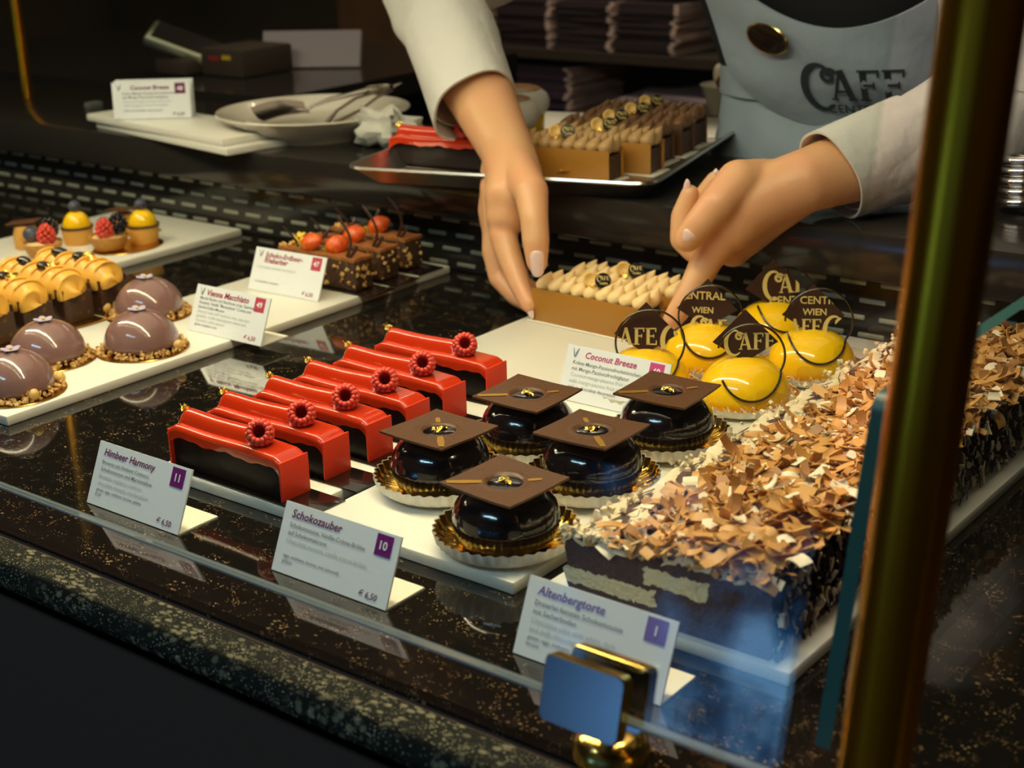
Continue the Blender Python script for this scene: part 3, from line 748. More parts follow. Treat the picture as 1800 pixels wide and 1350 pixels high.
# ------------------------------------------------------------------ mango domes
def logo_part(texts,half,parent,T):
    g=G()
    I4=Matrix.Identity(4); rot=Rm(R(-45),'Z')
    for kind,s,x,y,sz in texts:
        h=G()
        if kind=='logo': put_logo(h,I4,sz,x,y,True)
        elif kind=='afe': put_logo(h,I4,sz,x,y,False)
        else: put_text(h,s,x,y,I4,size=sz,bold=.02)
        h.v=[tuple(rot@Vector(p)) for p in h.v]
        c=clip_square(h,half)
        g.add(c.v,c.f,0,T@Rm(R(45),'Z'))
    if g.v: g.build('plaque_print','print_gold',parent,0)
def mango_dome(seed,texts,face,ring,rm=.0335):
    random.seed(seed)
    t=thing('mango_dome','','cake')
    paper_cup(t,.031,.0405,.0085,34,.0009)
    pr=[(.0001,.002),(.029,.002),(.0318,.006)]+[(.0330*cos(R(a)),.0085+.0285*sin(R(a))) for a in range(0,91,6)]
    pr[-1]=(.0001,.0370)
    G().lathe(pr,44).build('glazed_dome','yellow',t,80)
    g=G()
    for i in range(200):
        a=rnd(0,2*PI); r=rnd(.0315,.0375); z=.0055+rnd(0,.006)*(1-(r-.0315)/.007)
        m=rand_rot(); L=rnd(.0012,.0030)
        g.tube([Vector((r*cos(a),r*sin(a),z))+m@Vector((-L,0,0)),Vector((r*cos(a),r*sin(a),z))+m@Vector((L,0,.0003))],.00035,4)
    o=g.build('coconut_flakes','coconut',t,0); o['kind']='stuff'
    S=.0165                             # half side of the square plaque, standing on its corner
    A=R(face); 
    # local plaque frame: u to the right, v up, n towards the viewer
    T=Tr(0,0,.0475)@Rm(A,'Z')@Rm(R(78),'X')
    g=G(); d=S*1.414
    g.add([(-d,0,-.0006),(0,-d*.62,-.0006),(d,0,-.0006),(0,d,-.0006),(-d,0,.0006),(0,-d*.62,.0006),(d,0,.0006),(0,d,.0006)],[(3,2,1,0),(4,5,6,7),(0,1,5,4),(1,2,6,5),(2,3,7,6),(3,0,4,7)],0,T)
    pq=g.build('chocolate_plaque','choc_thin',t,0)
    logo_part(texts,S,pq,T@Tr(0,0,.0009))
    cx,cz,rr,a0,a1,yaw=ring
    T=Rm(R(yaw),'Z'); P=[]; prev=-.004
    for i in range(80):
        q=i/79; a=R(lerp(a0,a1,q)); x=cx+rr*cos(a); z=.046+cz+rr*sin(a); y=-.004
        if z<.0370:
            rd=.0334*math.sqrt(max(0,1-(max(0,z-.0085)/.0285)**2))
            if abs(x)<rd: y=min(y,-math.sqrt(rd*rd-x*x)-.0008)
        prev=lerp(prev,y,.55); P.append(T@Vector((x,min(prev,y),z)))
    g=G(); g.tube(P,.0009,6); g.build('chocolate_ring','choc_dark',t,60)
    return t
MD=[((-.5000,.9000),[('logo','',-.0140,-.0055,.0120)],34,(.004,-.008,.0240,165,-150,33),'mango yellow dome with a plaque reading CAFE, front right of the five'),
 ((-.5700,.8780),[('afe','',-.0190,-.0080,.0125),('logo','',.0120,-.0110,.0150)],30,(.003,-.004,.0250,205,-150,33),'mango yellow dome partly behind the Coconut Breeze card'),
 ((-.5650,.9560),[('t','CENTRAL',-.0230,.0075,.0085),('t','WIEN',-.0115,-.0030,.0065),('logo','',-.0115,-.0200,.0125)],24,(.003,-.003,.0245,205,-165,30),'mango yellow dome with a plaque reading CENTRAL WIEN near the pointing finger'),
 ((-.5500,1.0350),[('logo','',-.0080,-.0040,.0150),('t','CENTRAL',-.0040,-.0130,.0090)],40,(.008,-.003,.0230,110,-160,36),'rearmost mango yellow dome against the vent wall'),
 ((-.4900,.9850),[('t','CENTRAL',-.0100,.0085,.0080),('t','WIEN',-.0080,.0000,.0070),('afe','',-.0175,-.0140,.0110),('logo','',.0085,-.0170,.0140)],30,(.004,-.002,.0250,180,-160,33),'rightmost mango yellow dome beside the chocolate shavings')]
for i,((x,y),tx,face,ring,lb) in enumerate(MD):
    o=mango_dome(20+i,tx,face,ring); o.location=(x,y,BT); o['label']=lb; o['group']='mango yellow domes'

# ------------------------------------------------------------------ shaving covered layer cake, in slices
def chip(g,c,L,w,curl,m,mi):
    def fn(u,v):
        a=(u-.5)*curl; rr=L/max(.3,abs(curl)); 
        return Vector(c)+m@Vector((rr*sin(a),(v-.5)*w*(1-.35*abs(u-.5)),rr*(1-cos(a))*(1 if curl>0 else -1)))
    g.grid(6,2,fn,mi,None,thick=.0006)
def slice_(seed,dy,front=False,bare=0):
    random.seed(seed)
    t=thing('layer_cake_slice','','cake')
    # body: x from left (-.062) to right (.062); sides rough
    xl,xr=-.0625,.0625
    pts=[(xl+.004,0),(xr-.001,0),(xr,.006),(xr,.037),(xr-.004,.041),(.0,.0405),(xl+.010,.0375),(xl+.001,.0345),(xl,.029),(xl+.0025,.020),(xl-.001,.016),(xl+.001,.008)]
    n=len(pts); N=5; g=G()
    vs=[(x+rnd(-.0006,.0006),-dy/2+dy*j/(N-1),z) for j in range(N) for x,z in pts]
    fs=[(j*n+i,j*n+(i+1)%n,(j+1)*n+(i+1)%n,(j+1)*n+i) for j in range(N-1) for i in range(n)]
    fs+=[tuple(range(n)),tuple((N-1)*n+k for k in range(n))[::-1]]
    g.add(vs,fs); g.build('mousse_layers','layers',t,30)
    # rough cream coat over the left edge and top
    g=G()
    def fn(u,v):
        x=lerp(xl-.002,xr-.006,u); y=lerp(-dy/2-.0008,dy/2+.0008,v)
        z=.0370+.0045*sstep(0,.5,u)+.0016*sin(u*41+v*7)+.0016*sin(u*97+v*23+seed)+rnd(-.0008,.0008)
        if u<.03: z-=.0045
        return (x,y,z)
    g.grid(44,9,fn,thick=.0025); g.build('cream_coat','cake_cream',t,60)
    g=G()
    for i in range(80 if front else 26):                 # crumbly cream along the left front edge
        x=xl+rnd(-.002,.032); y=-dy/2+rnd(-.002,.001) if rnd(0,1)<.6 else rnd(-dy/2,dy/2); chunk(g,(x,y,.0385+rnd(-.002,.003)+.001*(x-xl)/.03),rnd(.0010,.0024))
    g.build('cream_crumbs','cake_cream',t,0)
    # shavings heaped on top, higher to the right
    g=G()
    cnt=int(dy*3700)
    for i in range(cnt):
        u=rnd(0.06,1)**.72; x=lerp(xl+.006,xr+.003,u); y=rnd(-dy/2-.002,dy/2)
        h=.0425+.0145*sstep(0.1,.85,u)*(1-.35*sstep(.9,1,u)); z=lerp(.041,h,rnd(.0,1)**.6)
        mi=random.choices((0,1,2),(66,16,18))[0]
        L=rnd(.009,.027) if mi<2 else rnd(.008,.018); w=rnd(.003,.0105)*(1 if L<.02 else .8)
        m=Euler((rnd(-.6,.6),rnd(-.55,.55),rnd(0,6.3))).to_matrix()
        chip(g,(x,y,z),L,w,rnd(.8,3.4)*random.choice((-1,1)) if rnd(0,1)<.7 else rnd(-.7,.7),m,mi)
    if front:
        for i in range(46):             # shavings spilling over the cut face's upper edge
            u=rnd(.15,1); x=lerp(xl,xr,u); chip(g,(x,-dy/2-rnd(-.003,.003),.040+.007*u+rnd(-.006,.006)),rnd(.006,.015),rnd(.003,.007),rnd(-1.8,1.8),Euler((rnd(.2,1.2),rnd(-.5,.5),rnd(-.8,.8))).to_matrix(),random.choices((0,1,2),(60,25,15))[0])
    o=g.build('chocolate_shavings',['shave_tan','shave_brown','shave_white'],t,40); o['kind']='stuff'
    # flakes and dark shreds stuck to the right side
    g=G()
    for i in range(int(dy*2600)):
        mi=1 if rnd(0,1)<.62 else 2
        if mi==2: mi=random.choice((0,2,2))
        y=rnd(-dy/2,dy/2); z=rnd(.003,.047)
        m=Euler((rnd(0,6.3),R(90)+rnd(-.5,.5),rnd(-.5,.5))).to_matrix()
        chip(g,(xr+rnd(.0,.004),y,z),rnd(.004,.010),rnd(.0014,.0035),rnd(-1,1),m,[0,1,2][mi])
    o=g.build('side_flakes',['shave_white','choc_dark','shave_white'],t,40); o['kind']='stuff'
    # clear sheet with rounded corners between the slices
    q=[]
    for cx,cz,a0 in ((.060,.040,0),(-.062,.046,90),(-.062,.008,180),(.060,.008,270)):
        for k in range(6):
            a=R(a0+18*k); q.append((cx+.007*cos(a),cz+.007*sin(a)))
    g=G(); n=len(q)
    g.add([(x,-dy/2-.0007,z) for x,z in q]+[(x,-dy/2-.0011,z) for x,z in q],[tuple(range(n)),tuple(range(n,2*n))[::-1]]+[(i,(i+1)%n,n+(i+1)%n,n+i) for i in range(n)])
    if not front: g.build('clear_sheet','film',t,0)
    return t
ys=[.585,.640,.695,.750,.805,.860,.915,.970,1.020]
nm=['front','second','third','fourth','fifth','sixth','seventh','last']
protos=None
for i in range(8):
    dy=ys[i+1]-ys[i]-.0015
    o=slice_(50+i,dy,i==0); o.location=(-.3695,(ys[i]+ys[i+1])/2,BT)
    o.rotation_euler=(0,0,0)
    o['label']=('shaving covered layer cake slice at the front showing its cut face' if i==0 else 'shaving covered layer cake slice, rearmost against the vent wall' if i==7 else f'shaving covered layer cake slice, {nm[i]} counted from the cut face'); o['group']='layer cake slices'

# ------------------------------------------------------------------ strawberry brownie slices
def strawberry_slice(seed):
    random.seed(seed)
    t=thing('strawberry_slice','','cake')
    L=.100; w=.0245; h=.0315
    G().box((.008,.001,.0006),(.126,.036,.0012),bev=.0003).build('cake_board','choc_dark',t,30)
    G().box((0,0,h/2+.001),(L,w,h-.002),bev=.0014).build('brownie_body','brownie',t,40)
    g=G()
    def fn(u,v): return ((u-.5)*(L+.001),(v-.5)*(w+.001),h+.0012+.0004*sin(u*30+v*9)+rnd(-.0002,.0002))
    g.grid(30,9,fn,thick=.003); g.build('cocoa_top','cocoa',t,50)
    g=G()
    for i in range(40):
        s=random.choice((0,0,1)); 
        c=(rnd(-L/2,L/2),-w/2-.0003,random.choice((rnd(.004,.010),rnd(.006,.028),rnd(.020,.028)))) if s==0 else (L/2+.0003,rnd(-w/2,w/2),rnd(.004,.028))
        chunk(g,c,rnd(.0008,.0026))
    o=g.build('nut_pieces','nut',t,0); o['kind']='stuff'
    for k,(x,y,rz) in enumerate(((-.012,-.004,10),(.014,.004,60)) if seed==1 else ((.006,0,30),)):
        g=G(); 
        def fs(p,v): 
            k_=1-.38*max(0,v.x)**1.5
            return Vector((p.x,p.y*k_,max(p.z*k_,-.0018)))
        T=Tr(x,y,h+.0078)@Rm(R(rz),'Z')@Rm(R(-22),'Y')@Rm(R(38),'X')
        g.ball((0,0,0),(.0125,.0100,.0088),18,12,0,T,None,fs); sb=g.build('strawberry_half','strawb',t,60)
        g=G()
        for q in range(5):
            a=2*PI*q/5; g.tube([T@Vector((-.0115,0,0)),T@Vector((-.0135,.003*cos(a),.003*sin(a))),T@Vector((-.0150,.0050*cos(a),.0050*sin(a)))],[.0010,.0014,.0003],5,flat=(1,.4))
        g.build('calyx','leaf',sb,60)
    for k,(x,y,dx_,dy_,hh,cv) in enumerate(((-.028,-.006,-.016,-.004,.021,.004),(-.030,-.004,.030,.012,.022,.010),(.036,-.008,-.010,0,.040,.012),(.039,-.009,.009,.004,.013,.002))):
        P=[]
        for i in range(12):
            q=i/11; P.append((x+dx_*q+cv*sin(PI*q),y+dy_*q,h+hh*q))
        G().tube(P,[.0017]*11+[.0009],6,flat=(1,.45)).build('chocolate_curl','choc_thin',t,60)
    if seed==1:
        g=G()
        for q in range(6):
            a=2*PI*q/6; g.ball((-.040+.004*cos(a),.006+.003*sin(a),h+.006+.004*sin(a)),(.0042,.0024,.0014),8,6,0,None,Euler((.6,-.5,a)).to_matrix())
        g.build('yellow_flower','petal',t,60)
    g=G()
    for q in range(5): chunk(g,(-.046+rnd(-.004,.004),-.006+rnd(-.003,.006),h+.0016),.0026)
    g.build('chopped_nuts','nut_light',t,0)
    return t
for i,(x,y,lb) in enumerate(((-.9960,.9760,'cocoa dusted strawberry slice right behind its price card, the nearest'),(-1.0010,1.0170,'cocoa dusted strawberry slice in the middle of the three'),(-1.0080,1.0600,'cocoa dusted strawberry slice at the rear against the vent wall'))):
    o=strawberry_slice(i+1); o.location=(x,y,BT); o['label']=lb; o['group']='strawberry brownie slices'

# ------------------------------------------------------------------ caramel cream slices at the left
def caramel_slice(seed):
    random.seed(seed)
    t=thing('caramel_slice','','cake')
    L=.105; w=.029
    G().box((.004,0,.0006),(.122,.036,.0012),bev=.0003).build('cake_board','gold_board',t,30)
    G().box((0,0,.0142),(L,w,.0260),bev=.0012).build('brownie_body','brownie',t,40)
    g=G()                               # one ruffled ribbon of cream laid in folds
    def fn(u,v):
        x=lerp(-L/2-.002,L/2+.005,u); e=min(u,1-u)*(L+.007)/.012; k=math.sqrt(max(0,1-(1-min(1,e))**2))
        ph=PI*x/.0150+1.5*cos(PI*v)+seed
        sc=abs(sin(ph)); lob=.72+.36*sc**.55
        a=lerp(-.30,PI+.25,v)
        return (x+.0035*sin(2*ph)*sin(PI*v)+.003*cos(PI*v), -.001-.0168*cos(a)*k*(.82+.20*sc**.6), .0285+k*(.0175*sin(a)*lob))
    g.grid(150,26,fn,thick=.001)
    g.build('cream_ruffle','cream_orange',t,70)
    for x in (L/2-.0095,-.012):
        G().box((x,-w/2-.0009,.0165),(.020,.0013,.031),bev=.0003).build('chocolate_plate','choc_thin',t,30)
    G().box((L/2-.012,w/2+.0009,.0165),(.020,.0013,.031),bev=.0003).build('chocolate_plate','choc_thin',t,30)
    for k in range(2):
        g=G(); x=-.020+k*.03; g.ball((x,-.002,.0465),(.0080,.0052,.0042),12,8,0,None,Euler((.3,.2,rnd(0,3))).to_matrix(),lambda p,v:Vector((p.x,p.y*(1-.25*(abs(v.y)<.2 and v.z>.3)),p.z)))
        g.build('coffee_bean','choc_dark',t,60)
    g=G(); crumple(g,(.016,.001,.0470),.016,6,flat=.5); g.build('gold_leaf','gold',t,0)
    return t
for i,y in enumerate((.669,.7085,.7500,.7890)):
    o=caramel_slice(70+i); o.location=(-1.1450,y+.0145,BT); o.rotation_euler=(0,0,0)
    o['label']=['caramel cream slice cut off by the picture edge, front of four','caramel cream slice, second from the front of the four','caramel cream slice, third from the front of the four','caramel cream slice, rearmost of four, beside the tartlets'][i]; o['group']='caramel cream slices'
board(-1.236,-1.083,'opal glass board under the caramel cream slices',.581,.853)

# ------------------------------------------------------------------ fruit tartlets and small yellow cakes on the left board
def berry(t,name,c,r,m):
    g=G()
    if m=='blackberry':
        for k in range(34):
            z=1-2*(k+.5)/34; a=k*2.4; q=math.sqrt(1-z*z); g.ball((c[0]+r*.8*q*cos(a),c[1]+r*.8*q*sin(a),c[2]+r*.95*z),r*.27,6,5)
    elif m=='rasp':
        for k in range(46):
            z=1-2*(k+.5)/46; a=k*2.4; q=math.sqrt(1-z*z)*(1-.25*max(0,z)); g.ball((c[0]+r*.85*q*cos(a),c[1]+r*.85*q*sin(a),c[2]+r*1.05*z),r*.22,6,5)
    else:
        g.ball(c,(r,r,r*.92),14,10); g.lathe([(r*.36,r*.94),(r*.20,r*.80),(.0001,r*.78)],10,0,Tr(*c))
    return g.build(name,m,t,70)
def tartlet():
    t=thing('fruit_tartlet','','tart')
    G().lathe([(.0001,.001),(.0145,.001),(.0160,.003),(.0205,.014),(.0210,.0155),(.0195,.0158),(.0185,.0135),(.0001,.0125)],30,0,None,lambda r,z,a,j:(r*(1+.012*cos(a*15)) if r>.012 else r,z)).build('tart_shell','tart',t,60)
    G().ball((0,0,.0125),(.0175,.0175,.004),16,8).build('cream_filling','cream_tan',t,60)
    berry(t,'raspberry',(.004,-.007,.0235),.0100,'rasp'); berry(t,'blackberry',(.009,.007,.0275),.0100,'blackberry'); berry(t,'blueberry',(-.010,.003,.0240),.0088,'blueberry')
    return t
def yellow_cake():
    t=thing('yellow_minicake','','cake')
    G().lathe([(.0001,0),(.0145,0),(.0170,.018),(.0165,.0185),(.0001,.018)],28).build('sponge_base','sponge',t,60)
    G().lathe([(.0160,.0165),(.0175,.0175),(.0176,.0195),(.016,.020)],28).build('chocolate_band','choc_plate',t,60)
    G().lathe([(.0001,.018)]+[(.0148*cos(R(a)),.019+.0170*sin(R(a))) for a in range(0,91,9)][:-1]+[(.0001,.036)],30).build('glazed_dome','yellow',t,80)
    berry(t,'blueberry',(0,0,.0405),.0068,'blueberry'); return t
def sponge_bite():
    t=thing('sponge_bite','','cake')
    g=G(); g.lathe([(.0001,0),(.0125,0),(.0135,.014),(.0110,.024),(.0001,.027)],20,0,None,lambda r,z,a,j:(r*(1+.05*cos(a*7)),z)); g.build('sponge_base','sponge',t,60)
    G().box((.002,0,.0285),(.034,.020,.0014),T=Rm(R(-6),'Y'),bev=.0003).build('chocolate_plate','choc_plate',t,30)
    g=G(); crumple(g,(0,-.012,.014),.006,4); g.build('gold_leaf','gold',t,0)
    return t
tl=tartlet(); tl.location=(-1.2880,.9480,BT+.0013); tag(tl,'fruit tartlet with raspberry and blackberry beside the yellow minicake','tart','fruit tartlets')
o=dup(tl,(-1.3290,.8950,BT),R(60),'fruit tartlet behind the caramel slices with berries heaped on it','fruit tartlets')
yc=yellow_cake(); yc.location=(-1.2830,.9900,BT+.0013); tag(yc,'yellow domed minicake with blueberry at the empty end of the board','cake','yellow minicakes')
dup(yc,(-1.3440,.9500,BT),R(20),'yellow domed minicake with blueberry between the two tartlets','yellow minicakes')
sb=sponge_bite(); sb.location=(-1.3330,1.0030,BT); tag(sb,'small orange sponge bite with chocolate plate beside the yellow minicake','cake','sponge bites')
dup(sb,(-1.3760,.9080,BT),R(30),'small orange sponge bite with chocolate plate at the far left','sponge bites')
o=G().lathe([(.0001,0),(.050,0),(.0505,.0005),(.050,.0011),(.0001,.0011)],40).build('gold_disc','gold_board',None,30,loc=(-1.283,.968,BT+.0001)); o.scale=(.62,.80,1); tag(o,'round gold cake card under the tartlet and yellow minicake','cake card')

# ------------------------------------------------------------------ nougat slices with piped cream
def nougat_slice(seed,cream='cream_tan',coin=True,fleck=False,fancy='nougat_plate'):
    random.seed(seed)
    t=thing('nougat_slice','','cake')
    L=.116; w=.030; h=.0290
    G().box((.0,0,.0006),(L+.010,w+.006,.0012),bev=.0003).build('cake_board','paper',t,30)
    G().box((0,0,.0125),(L-.004,w-.002,.0225),bev=.001).build('cake_core','brownie',t,40)
    for s in (-1,1):
        G().box((0,s*(w/2+.0002),h/2+.001),(L,.0014,h),bev=.0003).build('side_plate',fancy,t,30)
    g=G()
    for row,(y,ty) in enumerate(((-.0074,.0050),(.0068,.0055))):
        for k in range(9):
            x=-L/2+.0075+k*.0127
            teardrop(g,(x+rnd(-.0006,.0006),y,.0335),(.0076,.0082,.0086),(.0050+rnd(-.0012,.0012),ty,.0030+rnd(-.001,.001)))
    g.build('piped_cream',cream,t,70)
    for k,(x,y) in enumerate(((-.004,-.003),)):
        g=G(); T=Tr(x,y,.0430)@Rm(R(34),'Z')@Rm(R(62),'X')
        g.lathe([(.0001,-.0012),(.0032,-.0030),(.0060,-.0012),(.0066,.0012),(.0048,.0024),(.0030,.0012),(.0001,.0004)],16,0,T); g.build('hazelnut_half','nut_light',t,60)
        if coin:
            T=Tr(x+.014,y-.001,.0440)@Rm(R(34),'Z')@Rm(R(66),'X')
            g=G(); g.lathe([(.0001,-.001),(.0062,-.001),(.0068,0),(.0062,.001),(.0001,.001)],22,0,T); c=g.build('chocolate_coin','choc_dark',t,40)
            g=G(); put_logo(g,T@Tr(0,0,.0013),.0034,-.0048,.0003); put_text(g,'WIEN',-.0028,-.0034,T@Tr(0,0,.0013),size=.0026,bold=.02); g.build('coin_print','print_gold',c,0)
    g=G(); crumple(g,(.003,-.010,.0400),.006,4,flat=.8)
    if fleck: crumple(g,(.012,-w/2-.0012,.010),.010,5,0,None,.12)
    g.build('gold_leaf','gold',t,0)
    return t
n1=nougat_slice(90); n1.location=(-.6955,.9955,BT+.0002); n1.rotation_euler=(0,0,R(-3)); tag(n1,'nougat slice with piped cream held between the two hands, nearer one','cake','nougat slices being set down')
n2=nougat_slice(91); n2.location=(-.6900,1.0370,BT+.0002); n2.rotation_euler=(0,0,R(-3)); tag(n2,'nougat slice with piped cream just behind the held one, by the vent wall','cake','nougat slices being set down')

# ------------------------------------------------------------------ the tray and what lies on it
TA=R(15); tw,td=.307,.345
tx_=Vector((cos(TA),sin(TA),0)); ty_=Vector((-sin(TA),cos(TA),0))
FR=Vector((-.688,1.0726,0)); TC=FR-tx_*tw/2+ty_*td/2
CT=.1003
tr=thing('baking_tray','aluminium baking tray of pastries resting on the rear counter','tray',(TC.x,TC.y,CT),TA)
def rrect(w,d,r,n=6):
    o=[]
    for cx,cy,a0 in ((w/2-r,d/2-r,0),(-w/2+r,d/2-r,90),(-w/2+r,-d/2+r,180),(w/2-r,-d/2+r,270)):
        for k in range(n): a=R(a0+90*k/(n-1)); o.append((cx+r*cos(a),cy+r*sin(a)))
    return o
rings=[(tw-.046,td-.046,.012,0.0008),(tw-.038,td-.038,.016,.0015),(tw-.012,td-.012,.018,.0165),(tw-.008,td-.008,.02,.0185),(tw-.002,td-.002,.022,.0185),(tw,td,.023,.0165),(tw-.002,td-.002,.022,.0150),(tw-.007,td-.007,.020,.0150),(tw-.040,td-.040,.014,.0005),(tw-.048,td-.048,.012,-.0001)]
g=G(); vs=[];n=24
for w_,d_,r_,z in rings: vs+=[(x,y,z+.0003) for x,y in rrect(w_,d_,r_)]
fs=[tuple(range(n)),tuple((len(rings)-1)*n+k for k in range(n))[::-1]]
for j in range(len(rings)-1): fs+=[(j*n+i,j*n+(i+1)%n,(j+1)*n+(i+1)%n,(j+1)*n+i) for i in range(n)]
g.add(vs,fs); g.build('pan','steel',tr,40)
TZ=CT+.0008
o=dup(rc,(-.9570,1.1080,TZ),R(8),'raspberry cake lying on the baking tray under the cuff','pastries on the baking tray')
def on_tray(seed,x,y,lb,**k):
    o=nougat_slice(seed,**k); o.location=(x,y,TZ); o.rotation_euler=(0,0,R(8)); tag(o,lb,'cake','pastries on the baking tray')
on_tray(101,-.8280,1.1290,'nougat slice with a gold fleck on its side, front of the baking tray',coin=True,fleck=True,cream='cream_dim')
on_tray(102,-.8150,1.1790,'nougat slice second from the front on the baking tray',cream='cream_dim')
on_tray(103,-.8330,1.2260,'dark piped slice third from the front on the baking tray',cream='cream_brown',fancy='choc_plate')
on_tray(104,-.8380,1.2720,'dark piped slice fourth from the front on the baking tray',cream='cream_brown',fancy='choc_plate')
on_tray(105,-.8520,1.3200,'dark piped slice rearmost on the baking tray',cream='cream_brown',fancy='choc_plate')
def meringue():
    t=thing('meringue_cake','','cake')
    G().lathe([(.0001,0),(.024,0),(.0255,.002),(.0255,.018),(.024,.020),(.0001,.020)],30).build('lemon_base','yellow',t,50)
    G().lathe([(.0001,.018),(.026,.019),(.0300,.025),(.0305,.031),(.0280,.037),(.022,.0415),(.0150,.0430),(.0001,.0432)],36).build('meringue_top','meringue',t,80)
    G().lathe([(.0001,.0442),(.010,.0440),(.0185,.0436),(.0225,.0420),(.0205,.0418),(.0001,.0425)],36).build('browned_top','meringue_burnt',t,80)
    return t
m=meringue(); m.scale=(1.2,)*3; m.location=(-.9700,1.2250,TZ); tag(m,'white meringue cake with browned top, the nearer one on the tray','cake','meringue cakes')
dup(m,(-1.0050,1.2900,TZ),R(40),'white meringue cake with browned top, the one farther back on the tray','meringue cakes')

# ------------------------------------------------------------------ things on the rear counter
pc=(-1.2090,1.1830)
pl=thing('dinner_plate','white china plate with cake servers on the rear counter','plate',(pc[0],pc[1],CT))
G().lathe([(.0001,.0035),(.050,.0035),(.062,.0),(.066,.0),(.068,.004),(.085,.0135),(.104,.0255),(.1085,.0285),(.1075,.0300),(.100,.0275),(.084,.0195),(.066,.0120),(.040,.0100),(.0001,.0098)],64).build('dish','china',pl,60)
# cake server with a broad lifted blade
sv=thing('cake_server','steel cake server with broad blade lying across the white plate','cake server',(0,0,0))
z0=CT+.020
b0=U(452,208,z0+.004); b1=U(540,196,z0+.006); h1=U(645,158,z0+.028)
d=(b1-b0).normalized(); sd=Vector((0,0,1)).cross(d).normalized()
g=G()
def fb(u,v): 
    p=b0+(b1-b0)*u; w=lerp(.024,.011,sstep(.6,1,u)); return p+sd*((v-.5)*2*w)+Vector((0,0,.012*(v-.2)**2*1.2+.004*sin(u*3)))
g.grid(14,9,fb,thick=.0012); g.build('blade','utensil',sv,50)
g=G(); g.tube([b1-d*.004,b1+(h1-b1)*.12+Vector((0,0,.004)),b1+(h1-b1)*.4+Vector((0,0,.004)),h1],[.0028,.0024,.0040,.0055],10,flat=(.6,1)); g.build('handle','utensil',sv,60)
g=G(); P=[]
for i in range(25):
    a=2*PI*i/24; P.append(h1+d*(.014+.016*cos(a))+sd*(.010*sin(a))+Vector((0,0,.001)))
g.tube(P,.0018,8); g.build('handle_loop','utensil',sv,60)
tg=thing('serving_tongs','dark slender serving tongs leaning over the right rim of the plate','tongs',(0,0,0))
a0=U(582,216,z0); a1=U(705,148,z0+.030)
for k in (-1,1):
    off=Vector((.006*k,.004*k,0)); mid=(a0+a1)/2+Vector((0,0,.006))+off*1.6
    G().tube([a0+off*.6,a0+(mid-a0)*.5+off,mid,a1],[.0030,.0017,.0018,.0022],8).build('arm','utensil',tg,60)
# pale boards lying on the counter with the stack of cards
q=Vector((-1.3450,1.1075,0))
for k in range(2):
    o=thing('display_board',('lower' if k==0 else 'upper')+' one of two opal boards lying on the rear counter under the card stack','serving board',(q.x+.012*(1-k),q.y+.002,CT+.0083*k),R(-9.5+k*1.5),'opal boards lying on the counter')
    G().box((0,0,.004),(.285,.085,.008),bev=.0014).build('panel','board',o,30)
LB=CT+.0165
price_card((-1.3850,1.1000,LB),'white price card titled Coconut Breeze, front of the stack on the rear counter',[('Coconut Breeze',.50)],0,
  [('Kokos-Mango-Passionsfruchttörtchen',.13,.665,.70,0),('mit Mango-Passionsfruchtglasur',.13,.56,.60,0),('Coconut-mango-passion fruit cake',.13,.45,.62,1),('with mango-passion fruit glaze',.13,.34,.58,1),('only in chocolate decoration',.13,.20,.50,0)],None,'48',('ink','ink_grey','ink'),sprig=True,tx=.24,rz=R(36),foot=False,lean=R(4))
for k in range(3):
    o=thing('price_card',['blank white price card right behind the Coconut Breeze card on the rear counter','blank white price card in the middle of the counter card stack','blank white price card at the back of the counter card stack'][k],'price card',(-1.3885-.0045*(k+1)*1.0,1.1045+.0052*(k+1),LB),R(36),'stacked spare price cards')
    G().box((0,0,CH/2+.0005),(CW,.0014,CH),T=Rm(R(-4),'X')).build('card_panel','card',o,0)

# chrome coil at the far right of the counter
g=G(); P=[]
for i in range(5*20+1):
    a=2*PI*i/20; P.append((.016*cos(a),.016*sin(a),.0045+.0085*i/20))
g.tube(P,.0042,10)
o=g.build('chrome_coil','chrome',None,60,loc=(W(1795,335,1.2).x,1.2,CT)); tag(o,'thick chrome coil standing at the right picture edge','coil')
# crumpled tissue beside the plate
g=G(); random.seed(5)
g.ball((0,0,.020),(.036,.026,.020),22,14,0,None,None,lambda p,v:p*(1+.22*sin(7*v.x+3*v.y)+.16*sin(11*v.y+5*v.z)+.1*sin(17*v.z+9*v.x)))
tp=U(700,232,CT+.006); tag(g.build('crumpled_tissue','tissue',None,60,loc=(-1.0870,1.1700,CT)),'crumpled white tissue between the plate and the cuff','tissue')

# card terminal, till printer and pad on the side table
ST=.1003
t=thing('till_printer','black till printer with coloured stickers behind the white plate','printer',(W(440,170,1.52).x,1.52,ST))
G().box((0,0,.02),(.09,.10,.04),bev=.004).build('casing','black_matte',t,30)
G().box((.012,-.0505,.028),(.018,.001,.006)).build('yellow_sticker','sticker_y',t,0); G().box((-.014,-.0505,.026),(.022,.001,.006)).build('red_sticker','sticker_r',t,0)
t=thing('card_terminal','silver edged card terminal tilted on its black stand, behind the card stack','card terminal',(W(335,160,1.48).x,1.48,ST))
T=Tr(0,0,.040)@Rm(R(38),'Z')@Rm(R(22),'Y')@Rm(R(20),'X')
G().box((0,0,0),(.115,.062,.016),T=T,bev=.006).build('casing','device',t,40)
G().box((0,0,.0085),(.098,.048,.001),T=T).build('screen','black_gloss',t,0)
G().box((0,0,.012),(.07,.07,.024),bev=.006).build('stand','black_matte',t,40)
t=thing('paper_pad','greyish paper pad leaning behind the white plate','paper pad',(W(550,160,1.60).x,1.60,ST),R(30))
G().box((0,0,.028),(.150,.010,.056),T=Rm(R(-25),'X')).build('pad','paper_grey',t,0)
